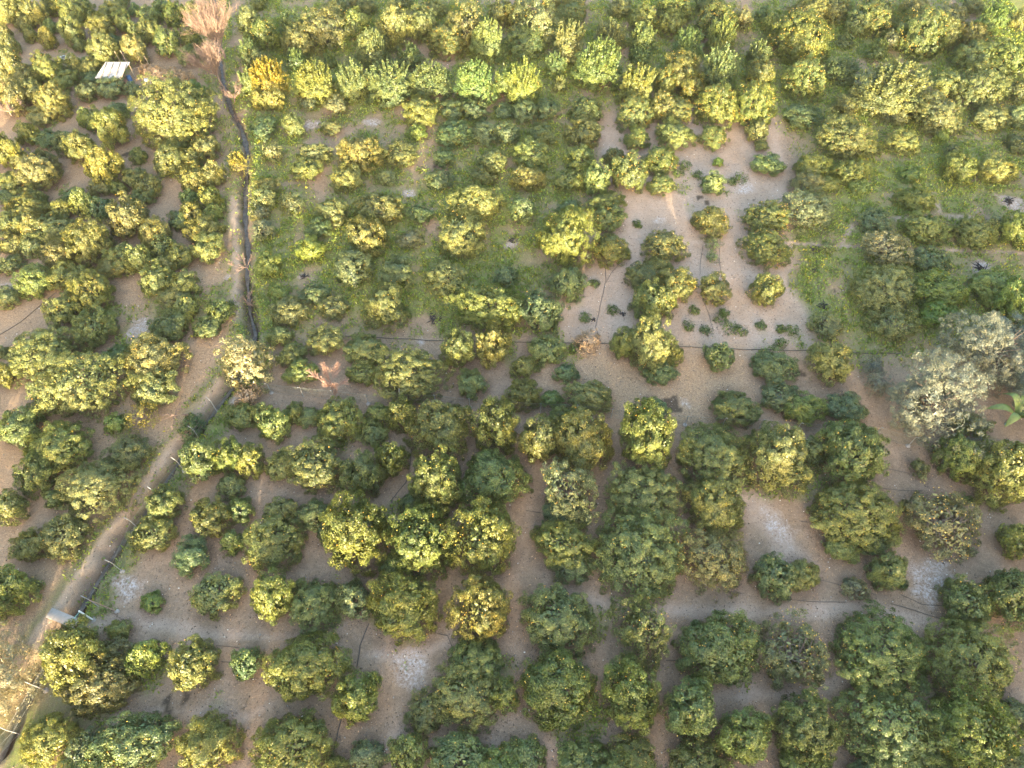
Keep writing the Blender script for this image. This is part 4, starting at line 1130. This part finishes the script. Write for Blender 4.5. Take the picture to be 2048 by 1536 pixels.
for sx in (-1, 1):
    for sy in (-1, 1):
        g = Geo(); x = sx * (W_ / 2 - 0.15) + (0.2 if sy > 0 else -0.1); y = sy * (D_ / 2 - 0.2)
        g.tube([(x, y, -0.1), (x, y, 1), (x, y, (hb if sy > 0 else hf) - 0.02)], 0.045, n=6); link('pole', g.build('pole', [M_WOOD]), root)
g = Geo(); g.box((-0.4, D_ / 2 - 0.3, 0.72), (1.7, 0.06, 1.4)); link('back_wall', g.build('back_wall', [M_WOOD]), root)
def barrel(u, v, r, hgt, mt, lab, name='barrel'):
    p = at(u, v); g = Geo()
    g.tube([(0, 0, 0), (0, 0, hgt * .3), (0, 0, hgt * .32)], r, r, 14); g.tube([(0, 0, hgt * .32), (0, 0, hgt * .34)], r * 1.05, n=14); g.tube([(0, 0, hgt * .34), (0, 0, hgt * .64)], r, n=14)
    g.tube([(0, 0, hgt * .64), (0, 0, hgt * .66)], r * 1.05, n=14); g.tube([(0, 0, hgt * .66), (0, 0, hgt)], r, r * 0.95, 14)
    tag(link(name, g.build(name, [mt]), None, (p.x, p.y, hz(p.x, p.y))), lab, 'barrel' if name == 'barrel' else 'bucket')
barrel(262, 164, 0.25, 0.75, M_BLUE, 'blue plastic barrel at the right front pole of the shack')
barrel(254, 166, 0.2, 0.45, M_RUST, 'small red-brown bucket under the shack beside the barrel', 'bucket')
p = at(301, 172); g = Geo(); g.box((0, 0, 0.75), (0.75, 0.6, 0.05), 0.3)
for sx in (-.3, .3):
    for sy in (-.22, .22): g.tube([(sx, sy, 0), (sx, sy, 0.4), (sx, sy, 0.74)], 0.025, n=5)
tag(link('table', g.build('table', [M_WHITEP]), None, (p.x, p.y, 0)), 'small white table in dry bushes right of the shack', 'table')
for k, (u, v, l_) in enumerate([(243, 128, 1.5), (255, 128, 1.6), (286, 133, 1.2), (300, 134, 1.3)]):
    p = at(u, v); g = Geo(); g.tube([(0, 0, -0.1), (-0.03, 0.02, l_ * .5), (-0.12, 0, l_)], 0.035, n=5)
    tag(link('stake', g.build('stake', [M_WOOD]), None, (p.x, p.y, 0)), ['leaning wooden stake behind the shack roof, left one', 'leaning wooden stake behind the shack roof, right one',
        'thin wooden stake right of the shack, nearer one', 'thin wooden stake right of the shack, farther one'][k], 'stake', 'wooden stakes around the shack')
g = Geo(); p = at(300, 147); g.box((0, 0, 0.12), (1.6, 0.22, 0.05), 0.15); g.box((0.1, 0.3, 0.10), (1.4, 0.18, 0.05), -0.1)
tag(link('timber', g.build('timber', [M_WOOD]), None, (p.x, p.y, 0)), 'grey boards lying on grass right of the shack', 'timber')
g = Geo(); p = at(283, 142); g.tube([(-0.9, -0.2, 0.3), (0, 0, 0.5), (0.9, 0.25, 0.75)], 0.03, n=5)
tag(link('pole', g.build('pole', [M_WOOD]), None, (p.x, p.y, 0)), 'fallen pole propped against the shack corner', 'pole')
g = Geo(); p = at(130, 117); rr_ = np.random.default_rng(3)
for k in range(7): g.box((rr_.normal() * .2, rr_.normal() * .2, 0.1), (0.4, 0.3, 0.22), rr_.random() * 3)
tag(link('rubble', g.build('rubble', [M_STONE]), None, (p.x, p.y, 0)), 'pale rubble heap on the track in the top left plot', 'rubble')

# charred remains
for k, (u, v, s_) in enumerate([(868, 640, 0.5), (609, 553, 0.3), (1630, 502, 0.45), (1646, 614, 0.4), (1628, 541, 0.28), (1024, 482, 0.3), (1963, 536, 0.5), (2016, 402, 0.5), (1245, 628, 0.2), (1188, 640, 0.16)]):
    p = at(u, v); g = Geo(); rr_ = np.random.default_rng(60 + k)
    for q in range(26):
        c0 = rr_.normal(size=3) * s_ * 0.45; c0[2] = abs(c0[2]) * 0.35
        c1 = c0 + rr_.normal(size=3) * np.array([1, 1, 0.4]) * s_ * 0.55; c1[2] = abs(c1[2])
        g.tube([tuple(c0), tuple((c0 + c1) / 2), tuple(c1)], 0.035 + 0.02 * rr_.random(), 0.02, 5)
    labs = ['largest charred stump in green weeds above the long pipe', 'small charred heap in weeds left of the middle plot', 'charred heap beside the footpath in the right plot', 'lower charred heap in the right plot weeds',
            'tiny charred heap halfway down the right plot hose', 'charred sticks on the small ash spot in the middle weeds', 'dark sticks on the ash ring at right', 'dark sticks on pale ash near the right edge above the footpath',
            'dark sticks beside the tall tree in the bare plot', 'tiny charred bit in the pale aisle']
    tag(link('charred_sticks', g.build('charred_sticks', [M_CHAR]), None, (p.x, p.y, hz(p.x, p.y))), labs[k], 'charred wood', 'charred heaps on the soil')

# ------------------------------------------------------------------ thin evening haze
hb_ = Geo(); hb_.box((0, 60, 22.5), (420, 420, 51.0))
m, nt, out = mat('haze')
pv = N(nt, 'ShaderNodeVolumePrincipled'); pv.inputs['Color'].default_value = (0.92, 0.93, 0.95, 1); pv.inputs['Density'].default_value = 0.00010
pv.inputs['Anisotropy'].default_value = 0.2
nt.links.new(pv.outputs[0], out.inputs['Volume'])
tag(link('haze', hb_.build('haze', [m])), 'thin pale evening haze over the orchard', 'haze', kind='stuff')
